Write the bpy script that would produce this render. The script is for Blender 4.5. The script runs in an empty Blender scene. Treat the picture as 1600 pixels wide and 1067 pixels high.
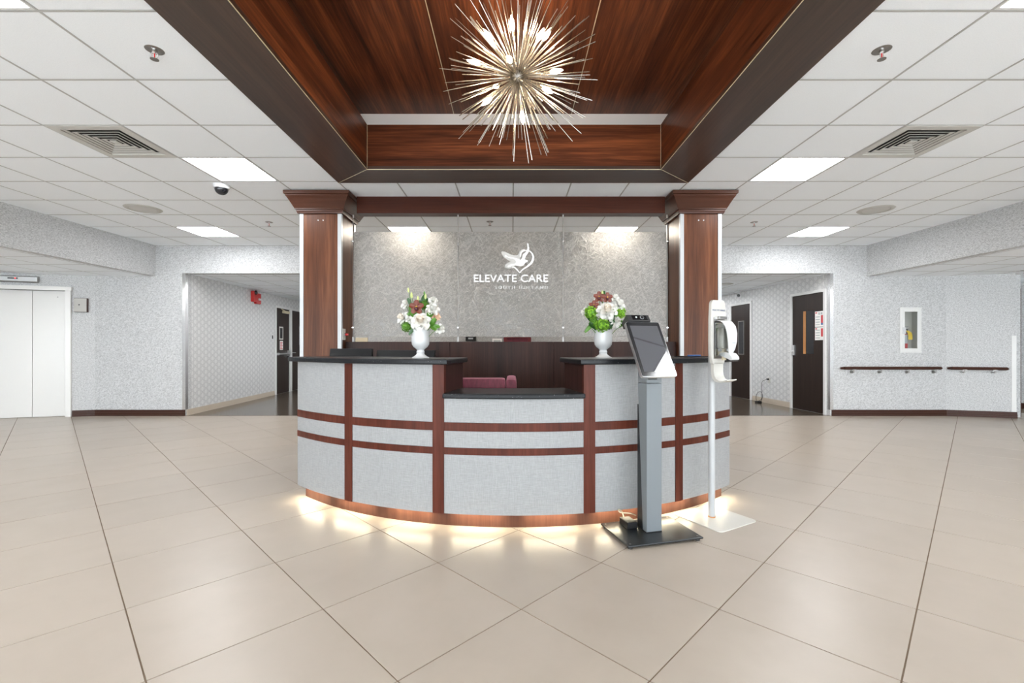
import bpy, bmesh, math, random
from mathutils import Matrix, Vector
random.seed(7)
R = math.radians
sc = bpy.context.scene
col = sc.collection

# ------------------------------------------------------------------ camera, world, exposure
EYE = 1.167          # lens height above the floor
CEIL = 2.857         # main ceiling height
cam_d = bpy.data.cameras.new('camera'); cam = bpy.data.objects.new('camera', cam_d); col.objects.link(cam)
cam.location = (0, 0, EYE); cam.rotation_euler = (R(90), 0, 0)
cam_d.sensor_width = 36; cam_d.lens = 36 * 720 / 1600; cam_d.shift_y = 7.5 / 1600
cam_d.clip_start = 0.05
sc.camera = cam
sc.view_settings.view_transform = 'Standard'; sc.view_settings.look = 'None'
sc.view_settings.gamma = 1; sc.view_settings.use_curve_mapping = False
sc.view_settings.exposure = 1.30
world = bpy.data.worlds.new('world'); sc.world = world; world.use_nodes = True
bg = world.node_tree.nodes['Background']; bg.inputs[0].default_value = (0.90, 0.955, 1.0, 1); bg.inputs[1].default_value = 5.0
sc.cycles.use_denoising = True
sc.cycles.max_bounces = 8; sc.cycles.diffuse_bounces = 5; sc.cycles.sample_clamp_indirect = 8
PANEL_EMIT = 13.0

# ------------------------------------------------------------------ materials
def nmat(name):
    m = bpy.data.materials.new(name); m.use_nodes = True
    nt = m.node_tree; b = nt.nodes['Principled BSDF']
    return m, nt, b
def plain(name, c, rough=0.5, metal=0.0, spec=0.5, emit=None, es=0.0, coat=0.0):
    m, nt, b = nmat(name)
    b.inputs['Base Color'].default_value = (*c, 1); b.inputs['Roughness'].default_value = rough
    b.inputs['Metallic'].default_value = metal; b.inputs['Specular IOR Level'].default_value = spec
    b.inputs['Coat Weight'].default_value = coat
    if emit: b.inputs['Emission Color'].default_value = (*emit, 1); b.inputs['Emission Strength'].default_value = es
    return m
def N(nt, t, **k):
    n = nt.nodes.new(t)
    for a, v in k.items(): setattr(n, a, v)
    return n
def L(nt, a, b): nt.links.new(a, b)
def coords(nt, scale=(1, 1, 1), kind='Object', rot=(0, 0, 0)):
    tc = N(nt, 'ShaderNodeTexCoord'); mp = N(nt, 'ShaderNodeMapping')
    mp.inputs['Scale'].default_value = scale; mp.inputs['Rotation'].default_value = rot
    L(nt, tc.outputs[kind], mp.inputs[0]); return mp.outputs[0]
def coords_rs(nt, rot, scale):
    tc = N(nt, 'ShaderNodeTexCoord'); a = N(nt, 'ShaderNodeMapping'); b = N(nt, 'ShaderNodeMapping')
    a.inputs['Rotation'].default_value = rot; b.inputs['Scale'].default_value = scale
    L(nt, tc.outputs['Object'], a.inputs[0]); L(nt, a.outputs[0], b.inputs[0]); return b.outputs[0]
def noise(nt, vec, scale, detail=3, rough=0.55, dist=0.0):
    n = N(nt, 'ShaderNodeTexNoise'); n.inputs['Scale'].default_value = scale; n.inputs['Detail'].default_value = detail
    n.inputs['Roughness'].default_value = rough; n.inputs['Distortion'].default_value = dist
    L(nt, vec, n.inputs['Vector']); return n.outputs['Fac']
def ramp(nt, fac, stops):
    r = N(nt, 'ShaderNodeValToRGB'); e = r.color_ramp.elements
    while len(e) < len(stops): e.new(0.5)
    for i, (p, c) in enumerate(stops): e[i].position = p; e[i].color = (*c, 1)
    L(nt, fac, r.inputs[0]); return r.outputs[0]
def bump(nt, b, h, strength=0.2, dist=0.01):
    n = N(nt, 'ShaderNodeBump'); n.inputs['Strength'].default_value = strength; n.inputs['Distance'].default_value = dist
    L(nt, h, n.inputs['Height']); L(nt, n.outputs[0], b.inputs['Normal'])
def mth(nt, op, a, b=None):
    n = N(nt, 'ShaderNodeMath', operation=op)
    for i, v in enumerate((a, b)):
        if v is None: continue
        if isinstance(v, (int, float)): n.inputs[i].default_value = v
        else: L(nt, v, n.inputs[i])
    return n.outputs[0]

def wood(name, axis, dark, mid, light, rough=0.28, s=1.0, coat=0.0, contrast=(0.3, 0.5, 0.72), spec=0.3):
    m, nt, b = nmat(name)
    sx = {'x': (0.35, 9, 9), 'y': (9, 0.35, 9), 'z': (9, 9, 0.35)}[axis]
    v = coords(nt, tuple(q * s for q in sx))
    f1 = noise(nt, v, 1.0, 4, 0.6, 0.3)
    v2 = coords(nt, tuple(q * s * 7 for q in sx)); f2 = noise(nt, v2, 1.0, 3, 0.6)
    f = mth(nt, 'ADD', mth(nt, 'MULTIPLY', f1, 0.62), mth(nt, 'MULTIPLY', f2, 0.38))
    L(nt, ramp(nt, f, [(contrast[0], dark), (contrast[1], mid), (contrast[2], light)]), b.inputs['Base Color'])
    b.inputs['Roughness'].default_value = rough; b.inputs['Specular IOR Level'].default_value = spec; b.inputs['Coat Weight'].default_value = coat
    b.inputs['Coat Roughness'].default_value = 0.15
    bump(nt, b, f2, 0.03, 0.002)
    return m
TRAY = ((0.024, 0.0078, 0.004), (0.100, 0.029, 0.0125), (0.265, 0.078, 0.028))
M = {}
for ax in 'xy': M['tray_' + ax] = wood('rosewood_' + ax, ax, *TRAY, rough=0.36, spec=0.2, contrast=(0.33, 0.5, 0.68))
for ax in 'xy': M['soffit_' + ax] = wood('soffit_rosewood_' + ax, ax, (0.022, 0.012, 0.009), (0.046, 0.024, 0.017), (0.080, 0.043, 0.029), rough=0.36, spec=0.6, contrast=(0.33, 0.5, 0.68))  # tray rosewood with the floor's grey sheen put into the base colour
M['col_z'] = wood('column_walnut', 'z', (0.038, 0.0115, 0.005), (0.090, 0.031, 0.0135), (0.175, 0.068, 0.030), rough=0.33, spec=0.15)
M['crown'] = wood('crown_walnut', 'x', (0.042, 0.0155, 0.009), (0.058, 0.021, 0.012), (0.080, 0.031, 0.018), rough=0.35, spec=0.2)
M['beam'] = wood('beam_walnut', 'x', (0.026, 0.007, 0.0045), (0.048, 0.0135, 0.0075), (0.085, 0.026, 0.014), rough=0.3, spec=0.18)
M['low_z'] = wood('dark_walnut', 'z', (0.013, 0.007, 0.006), (0.032, 0.014, 0.011), (0.062, 0.027, 0.020), rough=0.4, spec=0.15)
M['desk_wood'] = wood('mahogany_laminate', 'z', (0.050, 0.012, 0.008), (0.078, 0.020, 0.012), (0.122, 0.034, 0.021), rough=0.34, s=2, spec=0.15)
M['desk_kick'] = wood('walnut_kick', 'z', (0.060, 0.022, 0.014), (0.088, 0.036, 0.023), (0.125, 0.055, 0.035), rough=0.3, s=2, spec=0.2)
M['door_brown'] = wood('brown_door_veneer', 'z', (0.016, 0.009, 0.0065), (0.022, 0.0125, 0.009), (0.032, 0.018, 0.013), rough=0.4, spec=0.2)
M['base_brown'] = plain('brown_vinyl_base', (0.055, 0.022, 0.015), 0.35, 0.0, 0.25)
M['base_cream'] = plain('cream_vinyl_base', (0.55, 0.47, 0.38), 0.45)
M['grout'] = plain('brown_grout', (0.17, 0.12, 0.08), 0.8)
M['white_metal'] = plain('white_enamel', (0.72, 0.72, 0.71), 0.32)
M['elev_white'] = plain('elevator_white', (0.76, 0.75, 0.73), 0.25)
M['white_plastic'] = plain('white_plastic', (0.57, 0.575, 0.58), 0.3)
M['cream_plastic'] = plain('cream_plastic', (0.56, 0.545, 0.505), 0.35)
M['tbar'] = plain('grid_grey', (0.44, 0.44, 0.435), 0.5)
M['chrome'] = plain('chrome', (0.70, 0.70, 0.70), 0.22, 1.0)
M['steel'] = plain('brushed_steel', (0.72, 0.72, 0.72), 0.28, 1.0)
M['dull_steel'] = plain('dull_steel', (0.30, 0.29, 0.28), 0.35, 1.0)
M['satin'] = plain('satin_steel', (0.46, 0.46, 0.46), 0.38, 1.0)
M['pole_white'] = plain('pole_enamel', (0.42, 0.43, 0.44), 0.35)
M['trim_steel'] = plain('trim_steel', (0.40, 0.41, 0.42), 0.3, 0.0, 0.6)
M['nickel'] = plain('polished_nickel', (0.58, 0.54, 0.48), 0.25, 1.0)
M['black'] = plain('black_plastic', (0.010, 0.010, 0.011), 0.4, 0.0, 0.2)
M['black_gloss'] = plain('black_gloss', (0.010, 0.010, 0.012), 0.12)
M['black_metal'] = plain('black_powder_coat', (0.010, 0.012, 0.014), 0.28)
M['charcoal'] = plain('charcoal_plastic', (0.03, 0.03, 0.032), 0.4)
M['grey_metal'] = plain('kiosk_grey', (0.165, 0.183, 0.198), 0.4)
M['silver'] = plain('silver_edge', (0.55, 0.56, 0.57), 0.3, 0.9)
M['screen'] = plain('dark_screen_glass', (0.03, 0.032, 0.045), 0.03, 0.0, 0.5, coat=0.0)
M['screen'].node_tree.nodes['Principled BSDF'].inputs['IOR'].default_value = 2.4
M['vent'] = plain('vent_grey', (0.55, 0.54, 0.51), 0.45)
M['vent_dark'] = plain('duct_dark', (0.02, 0.02, 0.02), 0.8)
M['speaker'] = plain('speaker_grey', (0.48, 0.47, 0.44), 0.6)
M['red'] = plain('alarm_red', (0.55, 0.012, 0.012), 0.3)
M['red_print'] = plain('red_print', (0.60, 0.03, 0.04), 0.6)
M['maroon'] = plain('maroon_paint', (0.13, 0.012, 0.016), 0.5)
M['blue_print'] = plain('blue_print', (0.05, 0.13, 0.35), 0.6)
M['navy_print'] = plain('navy_print', (0.012, 0.04, 0.14), 0.6)
M['ink'] = plain('ink', (0.03, 0.03, 0.04), 0.6)
M['paper'] = plain('paper', (0.86, 0.85, 0.84), 0.6)
M['yellow'] = plain('yellow_tag', (0.85, 0.60, 0.01), 0.5)
M['label_grey'] = plain('label_grey', (0.42, 0.45, 0.47), 0.5)
M['oak'] = wood('oak_stop', 'z', (0.40, 0.17, 0.05), (0.50, 0.23, 0.08), (0.58, 0.30, 0.12))
M['brass'] = plain('brass_cream', (0.66, 0.58, 0.40), 0.35)
M['cove_white'] = plain('cove_white', (0.78, 0.75, 0.74), 0.35)
M['ceramic'] = plain('white_ceramic', (0.58, 0.585, 0.59), 0.25, coat=0.3)
M['leaf'] = plain('leaf_green', (0.075, 0.20, 0.020), 0.45)
M['leaf_dark'] = plain('leaf_dark_green', (0.022, 0.085, 0.016), 0.4)
M['hydrangea'] = plain('lime_floret', (0.20, 0.42, 0.02), 0.6)
M['hydrangea_dark'] = plain('moss_floret', (0.09, 0.23, 0.014), 0.6)
M['stem'] = plain('stem_green', (0.10, 0.22, 0.04), 0.5)
M['petal'] = plain('petal_white', (0.74, 0.73, 0.69), 0.6)
M['petal_cream'] = plain('petal_cream', (0.80, 0.73, 0.64), 0.6)
M['petal_peach'] = plain('petal_peach', (0.78, 0.56, 0.40), 0.6)
M['orchid'] = plain('orchid_brown_red', (0.15, 0.030, 0.015), 0.45)
M['orchid_lip'] = plain('orchid_lip', (0.06, 0.008, 0.015), 0.4)
M['bud'] = plain('bud_lime', (0.55, 0.62, 0.25), 0.55)
M['print_white'] = plain('white_vinyl_print', (0.93, 0.93, 0.93), 0.4)
M['print_pale'] = plain('pale_vinyl_print', (0.56, 0.55, 0.53), 0.4)
M['tan_pattern'] = plain('tan_pattern', (0.45, 0.38, 0.26), 0.6)
M['darkfloor'] = None

def emitter(name, c, s):
    m, nt, b = nmat(name); nt.nodes.remove(b)
    e = N(nt, 'ShaderNodeEmission'); e.inputs[0].default_value = (*c, 1); e.inputs[1].default_value = s
    L(nt, e.outputs[0], nt.nodes['Material Output'].inputs[0]); return m
M['diffuser'] = emitter('light_diffuser', (0.97, 0.985, 1.0), PANEL_EMIT)
M['diffuser_warm'] = emitter('light_diffuser_warm', (1.0, 0.90, 0.76), PANEL_EMIT * 1.15)
M['bulb'] = emitter('candle_bulb', (1.0, 0.80, 0.54), 75)
M['led'] = emitter('warm_led', (1.0, 0.88, 0.62), 34)
M['led_red'] = emitter('red_led', (1.0, 0.03, 0.03), 2.0)

def floor_tile_mat():
    m, nt, b = nmat('beige_porcelain')
    v = coords(nt, (1, 1, 1), 'Object'); oi = N(nt, 'ShaderNodeObjectInfo')
    add = N(nt, 'ShaderNodeVectorMath', operation='ADD'); L(nt, v, add.inputs[0])
    cmb = N(nt, 'ShaderNodeCombineXYZ')
    for i in range(3): L(nt, mth(nt, 'MULTIPLY', oi.outputs['Random'], 31.0 + 7 * i), cmb.inputs[i])
    L(nt, cmb.outputs[0], add.inputs[1])
    f = noise(nt, add.outputs[0], 4.0, 5, 0.55, 0.2)
    c = ramp(nt, f, [(0.25, (0.385, 0.330, 0.274)), (0.75, (0.420, 0.362, 0.305))])
    mx = N(nt, 'ShaderNodeMixRGB', blend_type='MULTIPLY'); mx.inputs[0].default_value = 1
    L(nt, c, mx.inputs[1])
    g = mth(nt, 'ADD', mth(nt, 'MULTIPLY', oi.outputs['Random'], 0.07), 0.95)
    cc = N(nt, 'ShaderNodeCombineColor')
    for i in range(3): L(nt, g, cc.inputs[i])
    L(nt, cc.outputs[0], mx.inputs[2]); L(nt, mx.outputs[0], b.inputs['Base Color'])
    b.inputs['Roughness'].default_value = 0.32
    return m
M['tile'] = floor_tile_mat()
def ceil_mat():
    m, nt, b = nmat('acoustic_tile')
    v = coords(nt); f = noise(nt, v, 160, 2, 0.7)
    L(nt, ramp(nt, f, [(0.3, (0.87, 0.905, 0.94)), (0.6, (0.92, 0.955, 0.99))]), b.inputs['Base Color'])
    b.inputs['Roughness'].default_value = 0.8; bump(nt, b, f, 0.15, 0.003); return m
M['ceil'] = ceil_mat()
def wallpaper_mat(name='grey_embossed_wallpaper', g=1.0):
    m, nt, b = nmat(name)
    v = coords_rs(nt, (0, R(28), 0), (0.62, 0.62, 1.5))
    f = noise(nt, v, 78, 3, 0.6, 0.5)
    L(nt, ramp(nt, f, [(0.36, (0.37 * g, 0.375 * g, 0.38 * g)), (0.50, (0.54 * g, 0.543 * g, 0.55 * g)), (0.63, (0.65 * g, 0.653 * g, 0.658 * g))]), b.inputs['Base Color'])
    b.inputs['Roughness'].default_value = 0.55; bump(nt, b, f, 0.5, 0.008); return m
M['wallpaper'] = wallpaper_mat()
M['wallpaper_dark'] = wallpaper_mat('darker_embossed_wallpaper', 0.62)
def circles_mat():
    m, nt, b = nmat('circle_wallpaper')
    v = coords(nt); sp = N(nt, 'ShaderNodeSeparateXYZ'); L(nt, v, sp.inputs[0])
    P, Q, rad = 0.205, 0.118, 0.060
    def lat(off):
        fu = mth(nt, 'SUBTRACT', mth(nt, 'FRACT', mth(nt, 'ADD', mth(nt, 'DIVIDE', sp.outputs[0], P), 40 + off)), 0.5)
        fv = mth(nt, 'SUBTRACT', mth(nt, 'FRACT', mth(nt, 'ADD', mth(nt, 'DIVIDE', sp.outputs[2], Q), 40 + off)), 0.5)
        a = mth(nt, 'MULTIPLY', fu, P); c = mth(nt, 'MULTIPLY', fv, Q)
        return mth(nt, 'SQRT', mth(nt, 'ADD', mth(nt, 'MULTIPLY', a, a), mth(nt, 'MULTIPLY', c, c)))
    d = mth(nt, 'DIVIDE', mth(nt, 'MINIMUM', lat(0.0), lat(0.5)), rad)
    c = ramp(nt, d, [(0.66, (0.68, 0.68, 0.675)), (0.74, (0.50, 0.50, 0.50)), (0.84, (0.50, 0.50, 0.50)), (0.93, (0.62, 0.62, 0.62))])
    L(nt, c, b.inputs['Base Color']); b.inputs['Roughness'].default_value = 0.45; return m
M['circles'] = circles_mat()
def fabric_mat():
    m, nt, b = nmat('grey_woven_laminate')
    f1 = noise(nt, coords(nt, (14, 14, 160)), 1.6, 3, 0.7); f2 = noise(nt, coords(nt, (150, 150, 12)), 1.6, 3, 0.7)
    f = mth(nt, 'ADD', mth(nt, 'MULTIPLY', f1, 0.5), mth(nt, 'MULTIPLY', f2, 0.5))
    L(nt, ramp(nt, f, [(0.34, (0.230, 0.233, 0.236)), (0.62, (0.325, 0.328, 0.331))]), b.inputs['Base Color'])
    b.inputs['Roughness'].default_value = 0.5; return m
M['fabric'] = fabric_mat()
def granite_mat():
    m, nt, b = nmat('black_granite')
    f = noise(nt, coords(nt), 120, 2, 0.5)
    L(nt, ramp(nt, f, [(0.70, (0.010, 0.011, 0.013)), (0.76, (0.30, 0.30, 0.30))]), b.inputs['Base Color'])
    b.inputs['Roughness'].default_value = 0.3; b.inputs['Specular IOR Level'].default_value = 0.22; return m
M['granite'] = granite_mat()
def dark_floor_mat():
    m, nt, b = nmat('dark_brown_vinyl')
    f = noise(nt, coords(nt), 6, 4, 0.6)
    L(nt, ramp(nt, f, [(0.3, (0.060, 0.045, 0.032)), (0.7, (0.095, 0.074, 0.055))]), b.inputs['Base Color'])
    b.inputs['Roughness'].default_value = 0.16; return m
M['darkfloor'] = dark_floor_mat()
def velvet_mat():
    m, nt, b = nmat('burgundy_velvet')
    f = noise(nt, coords(nt, (3, 3, 1)), 14, 4, 0.6)
    L(nt, ramp(nt, f, [(0.3, (0.075, 0.008, 0.018)), (0.7, (0.155, 0.020, 0.040))]), b.inputs['Base Color'])
    b.inputs['Roughness'].default_value = 0.7; b.inputs['Sheen Weight'].default_value = 0.4
    b.inputs['Sheen Tint'].default_value = (0.9, 0.4, 0.5, 1); return m
M['velvet'] = velvet_mat()
def resin_mat():
    m, nt, b = nmat('fibre_resin_glass')
    nt.nodes.remove(b); out = nt.nodes['Material Output']
    v = coords(nt)
    def fib(rot, sc_, seed):
        vv = coords_rs(nt, (0, rot, 0), (sc_ * 5, 1, sc_))
        n = N(nt, 'ShaderNodeTexNoise'); n.inputs['Scale'].default_value = 1; n.inputs['Detail'].default_value = 2; n.inputs['Distortion'].default_value = 0.8
        L(nt, vv, n.inputs['Vector'])
        a = mth(nt, 'ABSOLUTE', mth(nt, 'SUBTRACT', n.outputs['Fac'], 0.5))
        r = N(nt, 'ShaderNodeMapRange'); r.inputs[1].default_value = 0.0; r.inputs[2].default_value = 0.026; r.inputs[3].default_value = 1; r.inputs[4].default_value = 0
        L(nt, a, r.inputs[0]); return r.outputs[0]
    f = mth(nt, 'MAXIMUM', mth(nt, 'MAXIMUM', fib(0.5, 6, 0), fib(-0.7, 7, 1)), mth(nt, 'MAXIMUM', fib(1.3, 6.5, 2), fib(2.2, 5.5, 3)))
    tr = N(nt, 'ShaderNodeBsdfTranslucent'); di = N(nt, 'ShaderNodeBsdfDiffuse'); rf = N(nt, 'ShaderNodeBsdfRefraction')
    cc = ramp(nt, f, [(0.0, (0.29, 0.283, 0.275)), (1.0, (0.88, 0.86, 0.84))])
    L(nt, cc, tr.inputs[0]); L(nt, cc, di.inputs[0])
    rf.inputs['Color'].default_value = (0.84, 0.83, 0.82, 1); rf.inputs['Roughness'].default_value = 0.46; rf.inputs['IOR'].default_value = 1.38
    gl = N(nt, 'ShaderNodeBsdfGlossy'); gl.inputs['Roughness'].default_value = 0.25; gl.inputs[0].default_value = (0.9, 0.9, 0.9, 1)
    m1 = N(nt, 'ShaderNodeMixShader'); m1.inputs[0].default_value = 0.20; L(nt, tr.outputs[0], m1.inputs[1]); L(nt, di.outputs[0], m1.inputs[2])
    m2 = N(nt, 'ShaderNodeMixShader'); m2.inputs[0].default_value = 0.50; L(nt, m1.outputs[0], m2.inputs[1]); L(nt, rf.outputs[0], m2.inputs[2])
    m3 = N(nt, 'ShaderNodeMixShader'); m3.inputs[0].default_value = 0.06; L(nt, m2.outputs[0], m3.inputs[1]); L(nt, gl.outputs[0], m3.inputs[2])
    bp = N(nt, 'ShaderNodeBump'); bp.inputs['Strength'].default_value = 0.4; bp.inputs['Distance'].default_value = 0.003; L(nt, f, bp.inputs['Height'])
    for s_ in (tr, di, rf, gl): L(nt, bp.outputs[0], s_.inputs['Normal'])
    L(nt, m3.outputs[0], out.inputs[0]); return m
M['resin'] = resin_mat()
def clear_mat(name, tint=(0.95, 0.96, 0.96), alpha=0.2):
    m, nt, b = nmat(name); nt.nodes.remove(b)
    t = N(nt, 'ShaderNodeBsdfTransparent'); t.inputs[0].default_value = (*tint, 1)
    g = N(nt, 'ShaderNodeBsdfGlossy'); g.inputs['Roughness'].default_value = 0.05
    mx = N(nt, 'ShaderNodeMixShader'); fr = N(nt, 'ShaderNodeFresnel'); fr.inputs[0].default_value = 1.35
    L(nt, mth(nt, 'ADD', fr.outputs[0], alpha * 0.3), mx.inputs[0]); L(nt, t.outputs[0], mx.inputs[1]); L(nt, g.outputs[0], mx.inputs[2])
    L(nt, mx.outputs[0], nt.nodes['Material Output'].inputs[0]); return m
M['pane'] = clear_mat('clear_pane', alpha=0.1)
M['pane_grey'] = clear_mat('grey_pane', (0.35, 0.36, 0.36), 0.2)
M['clear_plastic'] = clear_mat('clear_plastic', (0.86, 0.88, 0.87), 0.5)

# ------------------------------------------------------------------ mesh building
class MB:
    def __init__(s): s.v = []; s.f = []
    def add(s, vs, fs):
        o = len(s.v); s.v += [tuple(p) for p in vs]; s.f += [tuple(i + o for i in f) for f in fs]; return s
    def box(s, x0, x1, y0, y1, z0, z1, mat=None):
        vs = [Vector((x, y, z)) for x in (x0, x1) for y in (y0, y1) for z in (z0, z1)]
        if mat: vs = [mat @ v for v in vs]
        return s.add(vs, [(0, 1, 3, 2), (4, 6, 7, 5), (0, 4, 5, 1), (2, 3, 7, 6), (0, 2, 6, 4), (1, 5, 7, 3)])
    def bar(s, a, b, r, n=8, r2=None):
        a = Vector(a); b = Vector(b); d = (b - a).normalized(); r2 = r if r2 is None else r2
        u = d.orthogonal().normalized(); w = d.cross(u)
        vs = []
        for p, q in ((a, r), (b, r2)):
            for i in range(n):
                t = 2 * math.pi * i / n; vs.append(p + (u * math.cos(t) + w * math.sin(t)) * q)
        fs = [(i, (i + 1) % n, n + (i + 1) % n, n + i) for i in range(n)] + [tuple(range(n))[::-1], tuple(range(n, 2 * n))]
        return s.add(vs, fs)
    def path(s, pts, r, n=8):
        pts = [Vector(p) for p in pts]; k = len(pts); vs = []; ref = None
        for i, p in enumerate(pts):
            d = (pts[min(i + 1, k - 1)] - pts[max(i - 1, 0)]).normalized()
            u = (ref - d * ref.dot(d)).normalized() if ref is not None and (ref - d * ref.dot(d)).length > 1e-4 else d.orthogonal().normalized()
            ref = u; w = d.cross(u)
            for j in range(n):
                t = 2 * math.pi * j / n; vs.append(p + (u * math.cos(t) + w * math.sin(t)) * r)
        fs = [(i * n + j, i * n + (j + 1) % n, (i + 1) * n + (j + 1) % n, (i + 1) * n + j) for i in range(k - 1) for j in range(n)]
        fs += [tuple(range(n))[::-1], tuple(range((k - 1) * n, k * n))]
        return s.add(vs, fs)
    def lathe(s, prof, n=24, mat=None):
        vs = []; k = len(prof)
        for r, z in prof:
            for j in range(n):
                t = 2 * math.pi * j / n; p = Vector((r * math.cos(t), r * math.sin(t), z)); vs.append(mat @ p if mat else p)
        fs = [(i * n + j, i * n + (j + 1) % n, (i + 1) * n + (j + 1) % n, (i + 1) * n + j) for i in range(k - 1) for j in range(n)]
        fs += [tuple(range(n))[::-1], tuple(range((k - 1) * n, k * n))]
        return s.add(vs, fs)
    def prism(s, poly, t0, t1, f):            # poly of (a, b); f(a, b, t) -> point
        n = len(poly); vs = [f(a, b, t0) for a, b in poly] + [f(a, b, t1) for a, b in poly]
        fs = [(i, (i + 1) % n, n + (i + 1) % n, n + i) for i in range(n)] + [tuple(range(n))[::-1], tuple(range(n, 2 * n))]
        return s.add(vs, fs)
    def arcbox(s, r0, r1, a0, a1, z0, z1, n=None, cx=0, cy=0):
        n = n or max(1, int(abs(a1 - a0) / 1.6) + 1); vs = []
        for i in range(n + 1):
            t = R(a0 + (a1 - a0) * i / n); sx, sy = math.sin(t), -math.cos(t)
            for r, z in ((r0, z0), (r1, z0), (r1, z1), (r0, z1)): vs.append((cx + r * sx, cy + r * sy, z))
        fs = [(i * 4 + j, (i + 1) * 4 + j, (i + 1) * 4 + (j + 1) % 4, i * 4 + (j + 1) % 4) for i in range(n) for j in range(4)]
        fs += [(3, 2, 1, 0), (n * 4, n * 4 + 1, n * 4 + 2, n * 4 + 3)]
        return s.add(vs, fs)
    def ball(s, c, r, sub=2, sq=(1, 1, 1)):
        bm = bmesh.new(); bmesh.ops.create_icosphere(bm, subdivisions=sub, radius=1)
        vs = [Vector(c) + Vector((v.co.x * r * sq[0], v.co.y * r * sq[1], v.co.z * r * sq[2])) for v in bm.verts]
        fs = [tuple(v.index for v in f.verts) for f in bm.faces]; bm.free()
        return s.add(vs, fs)
    def mesh(s, name, mat, smooth=False, bevel=0.0, inv=None):
        vs = [inv @ Vector(p) for p in s.v] if inv else s.v
        me = bpy.data.meshes.new(name); me.from_pydata(vs, [], s.f)
        bm = bmesh.new(); bm.from_mesh(me); bmesh.ops.recalc_face_normals(bm, faces=bm.faces)
        if bevel: bmesh.ops.bevel(bm, geom=[e for e in bm.edges if len(e.link_faces) == 2 and e.calc_face_angle(0) > 0.6], offset=bevel, segments=2, affect='EDGES', profile=0.6)
        if smooth:
            for f in bm.faces: f.smooth = True
            for e in bm.edges:
                if len(e.link_faces) == 2 and e.calc_face_angle(0) > 0.65: e.smooth = False
        bm.to_mesh(me); bm.free(); me.materials.append(M[mat] if isinstance(mat, str) else mat)
        return me
WM = {}
def reg(o, m): WM[o.name] = m
def tag(o, label=None, cat=None, group=None, kind=None):
    if label: o['label'] = label
    if cat: o['category'] = cat
    if group: o['group'] = group
    if kind: o['kind'] = kind
    return o
def thing(name, label, cat, loc=(0, 0, 0), rz=0.0, group=None, kind=None):
    o = bpy.data.objects.new(name, None); col.objects.link(o); o.empty_display_size = 0.1
    o.location = loc; o.rotation_euler = (0, 0, rz)
    reg(o, Matrix.Translation(loc) @ Matrix.Rotation(rz, 4, 'Z')); return tag(o, label, cat, group, kind)
def obj(name, mb, mat, parent=None, loc=None, rz=0.0, smooth=False, bevel=0.0, world=False):
    """local coordinates of the parent; world=True takes world coordinates"""
    inv = None
    if parent is not None and world: inv = WM[parent.name].inverted()
    if parent is None and loc is None:
        xs = [p[0] for p in mb.v]; ys = [p[1] for p in mb.v]; zs = [p[2] for p in mb.v]
        loc = ((min(xs) + max(xs)) / 2, (min(ys) + max(ys)) / 2, min(zs)); inv = Matrix.Translation(loc).inverted()
    o = bpy.data.objects.new(name, mb.mesh(name, mat, smooth, bevel, inv)); col.objects.link(o)
    if parent is not None:
        o.parent = parent; reg(o, WM[parent.name])
    else:
        o.location = loc; o.rotation_euler = (0, 0, rz); reg(o, Matrix.Translation(loc) @ Matrix.Rotation(rz, 4, 'Z'))
    return o
def share(name, me, parent, loc, rz=0.0):
    o = bpy.data.objects.new(name, me); col.objects.link(o); o.parent = parent; o.location = loc; o.rotation_euler = (0, 0, rz); return o
def B(*a, **k): return MB().box(*a, **k)
def text_mb(body, size, f, spacing=1.0, align='CENTER', xs=1.0):
    cu = bpy.data.curves.new('t', 'FONT'); cu.body = body; cu.size = size; cu.space_character = spacing; cu.align_x = align; cu.resolution_u = 3
    t = bpy.data.objects.new('t', cu); col.objects.link(t); bpy.context.view_layer.update()
    me = bpy.data.meshes.new_from_object(t); mb = MB()
    mb.add([f(v.co.x * xs, v.co.y) for v in me.vertices], [tuple(p.vertices) for p in me.polygons])
    bpy.data.objects.remove(t); bpy.data.meshes.remove(me); bpy.data.curves.remove(cu); return mb
def struct(name, mb, mat, label, cat, **k): return tag(obj(name, mb, mat, **k), label, cat, kind='structure')

# ------------------------------------------------------------------ layout constants
YB = 7.74                      # plane of the frontal back walls
GX, GY, G = 0.013, 2.323, 0.6  # ceiling grid
LOW = 2.345                    # alcove ceilings
COR = 2.393                    # corridor ceilings
BL, BR = -5.985, 5.96          # bulkheads
OL, OR_ = -5.486, 5.346        # outer edges of the corridor openings
IL, IR = -3.1, 3.1             # inner edges
YR = -3.6                      # rear wall

# ------------------------------------------------------------------ floor
floor = thing('floor', 'beige porcelain tile floor laid on the diagonal', 'floor', kind='structure')
obj('grout_bed', B(-12, 12, YR, 9.2, -0.05, -0.003), 'grout', floor)
D = 0.8787; S = D / math.sqrt(2); h = S / 2 - 0.0028
tb = MB().box(-h, h, -h, h, -0.012, 0.0)
tile_me = tb.mesh('floor_tile', 'tile', bevel=0.0012)
far = MB(); rot45 = Matrix.Rotation(R(45), 4, 'Z')
for i in range(-24, 28):
    for j in range(-24, 28):
        x = 0.0407 + (i + j) * D / 2; y = 2.047 + (i - j) * D / 2 + D / 2
        if not (-9.9 < x < 10.6 and YR - 0.2 < y < 8.15): continue
        if abs(x) > 8.6 and y > 8.0: continue
        if y > 1.2 and abs(x) < 1.11 * y + 0.62: share('floor_tile', tile_me, floor, (x, y, 0), R(45))
        else: far.box(-h, h, -h, h, -0.012, 0.0, Matrix.Translation((x, y, 0)) @ rot45)
o = obj('outer_tiles', far, 'tile', floor); o['kind'] = 'stuff'
struct('floor.001', B(OL - 0.8, IL, YB, 16.4, -0.05, 0.003), 'darkfloor', 'polished dark brown floor of the corridor by the red alarm horn', 'floor')
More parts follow.
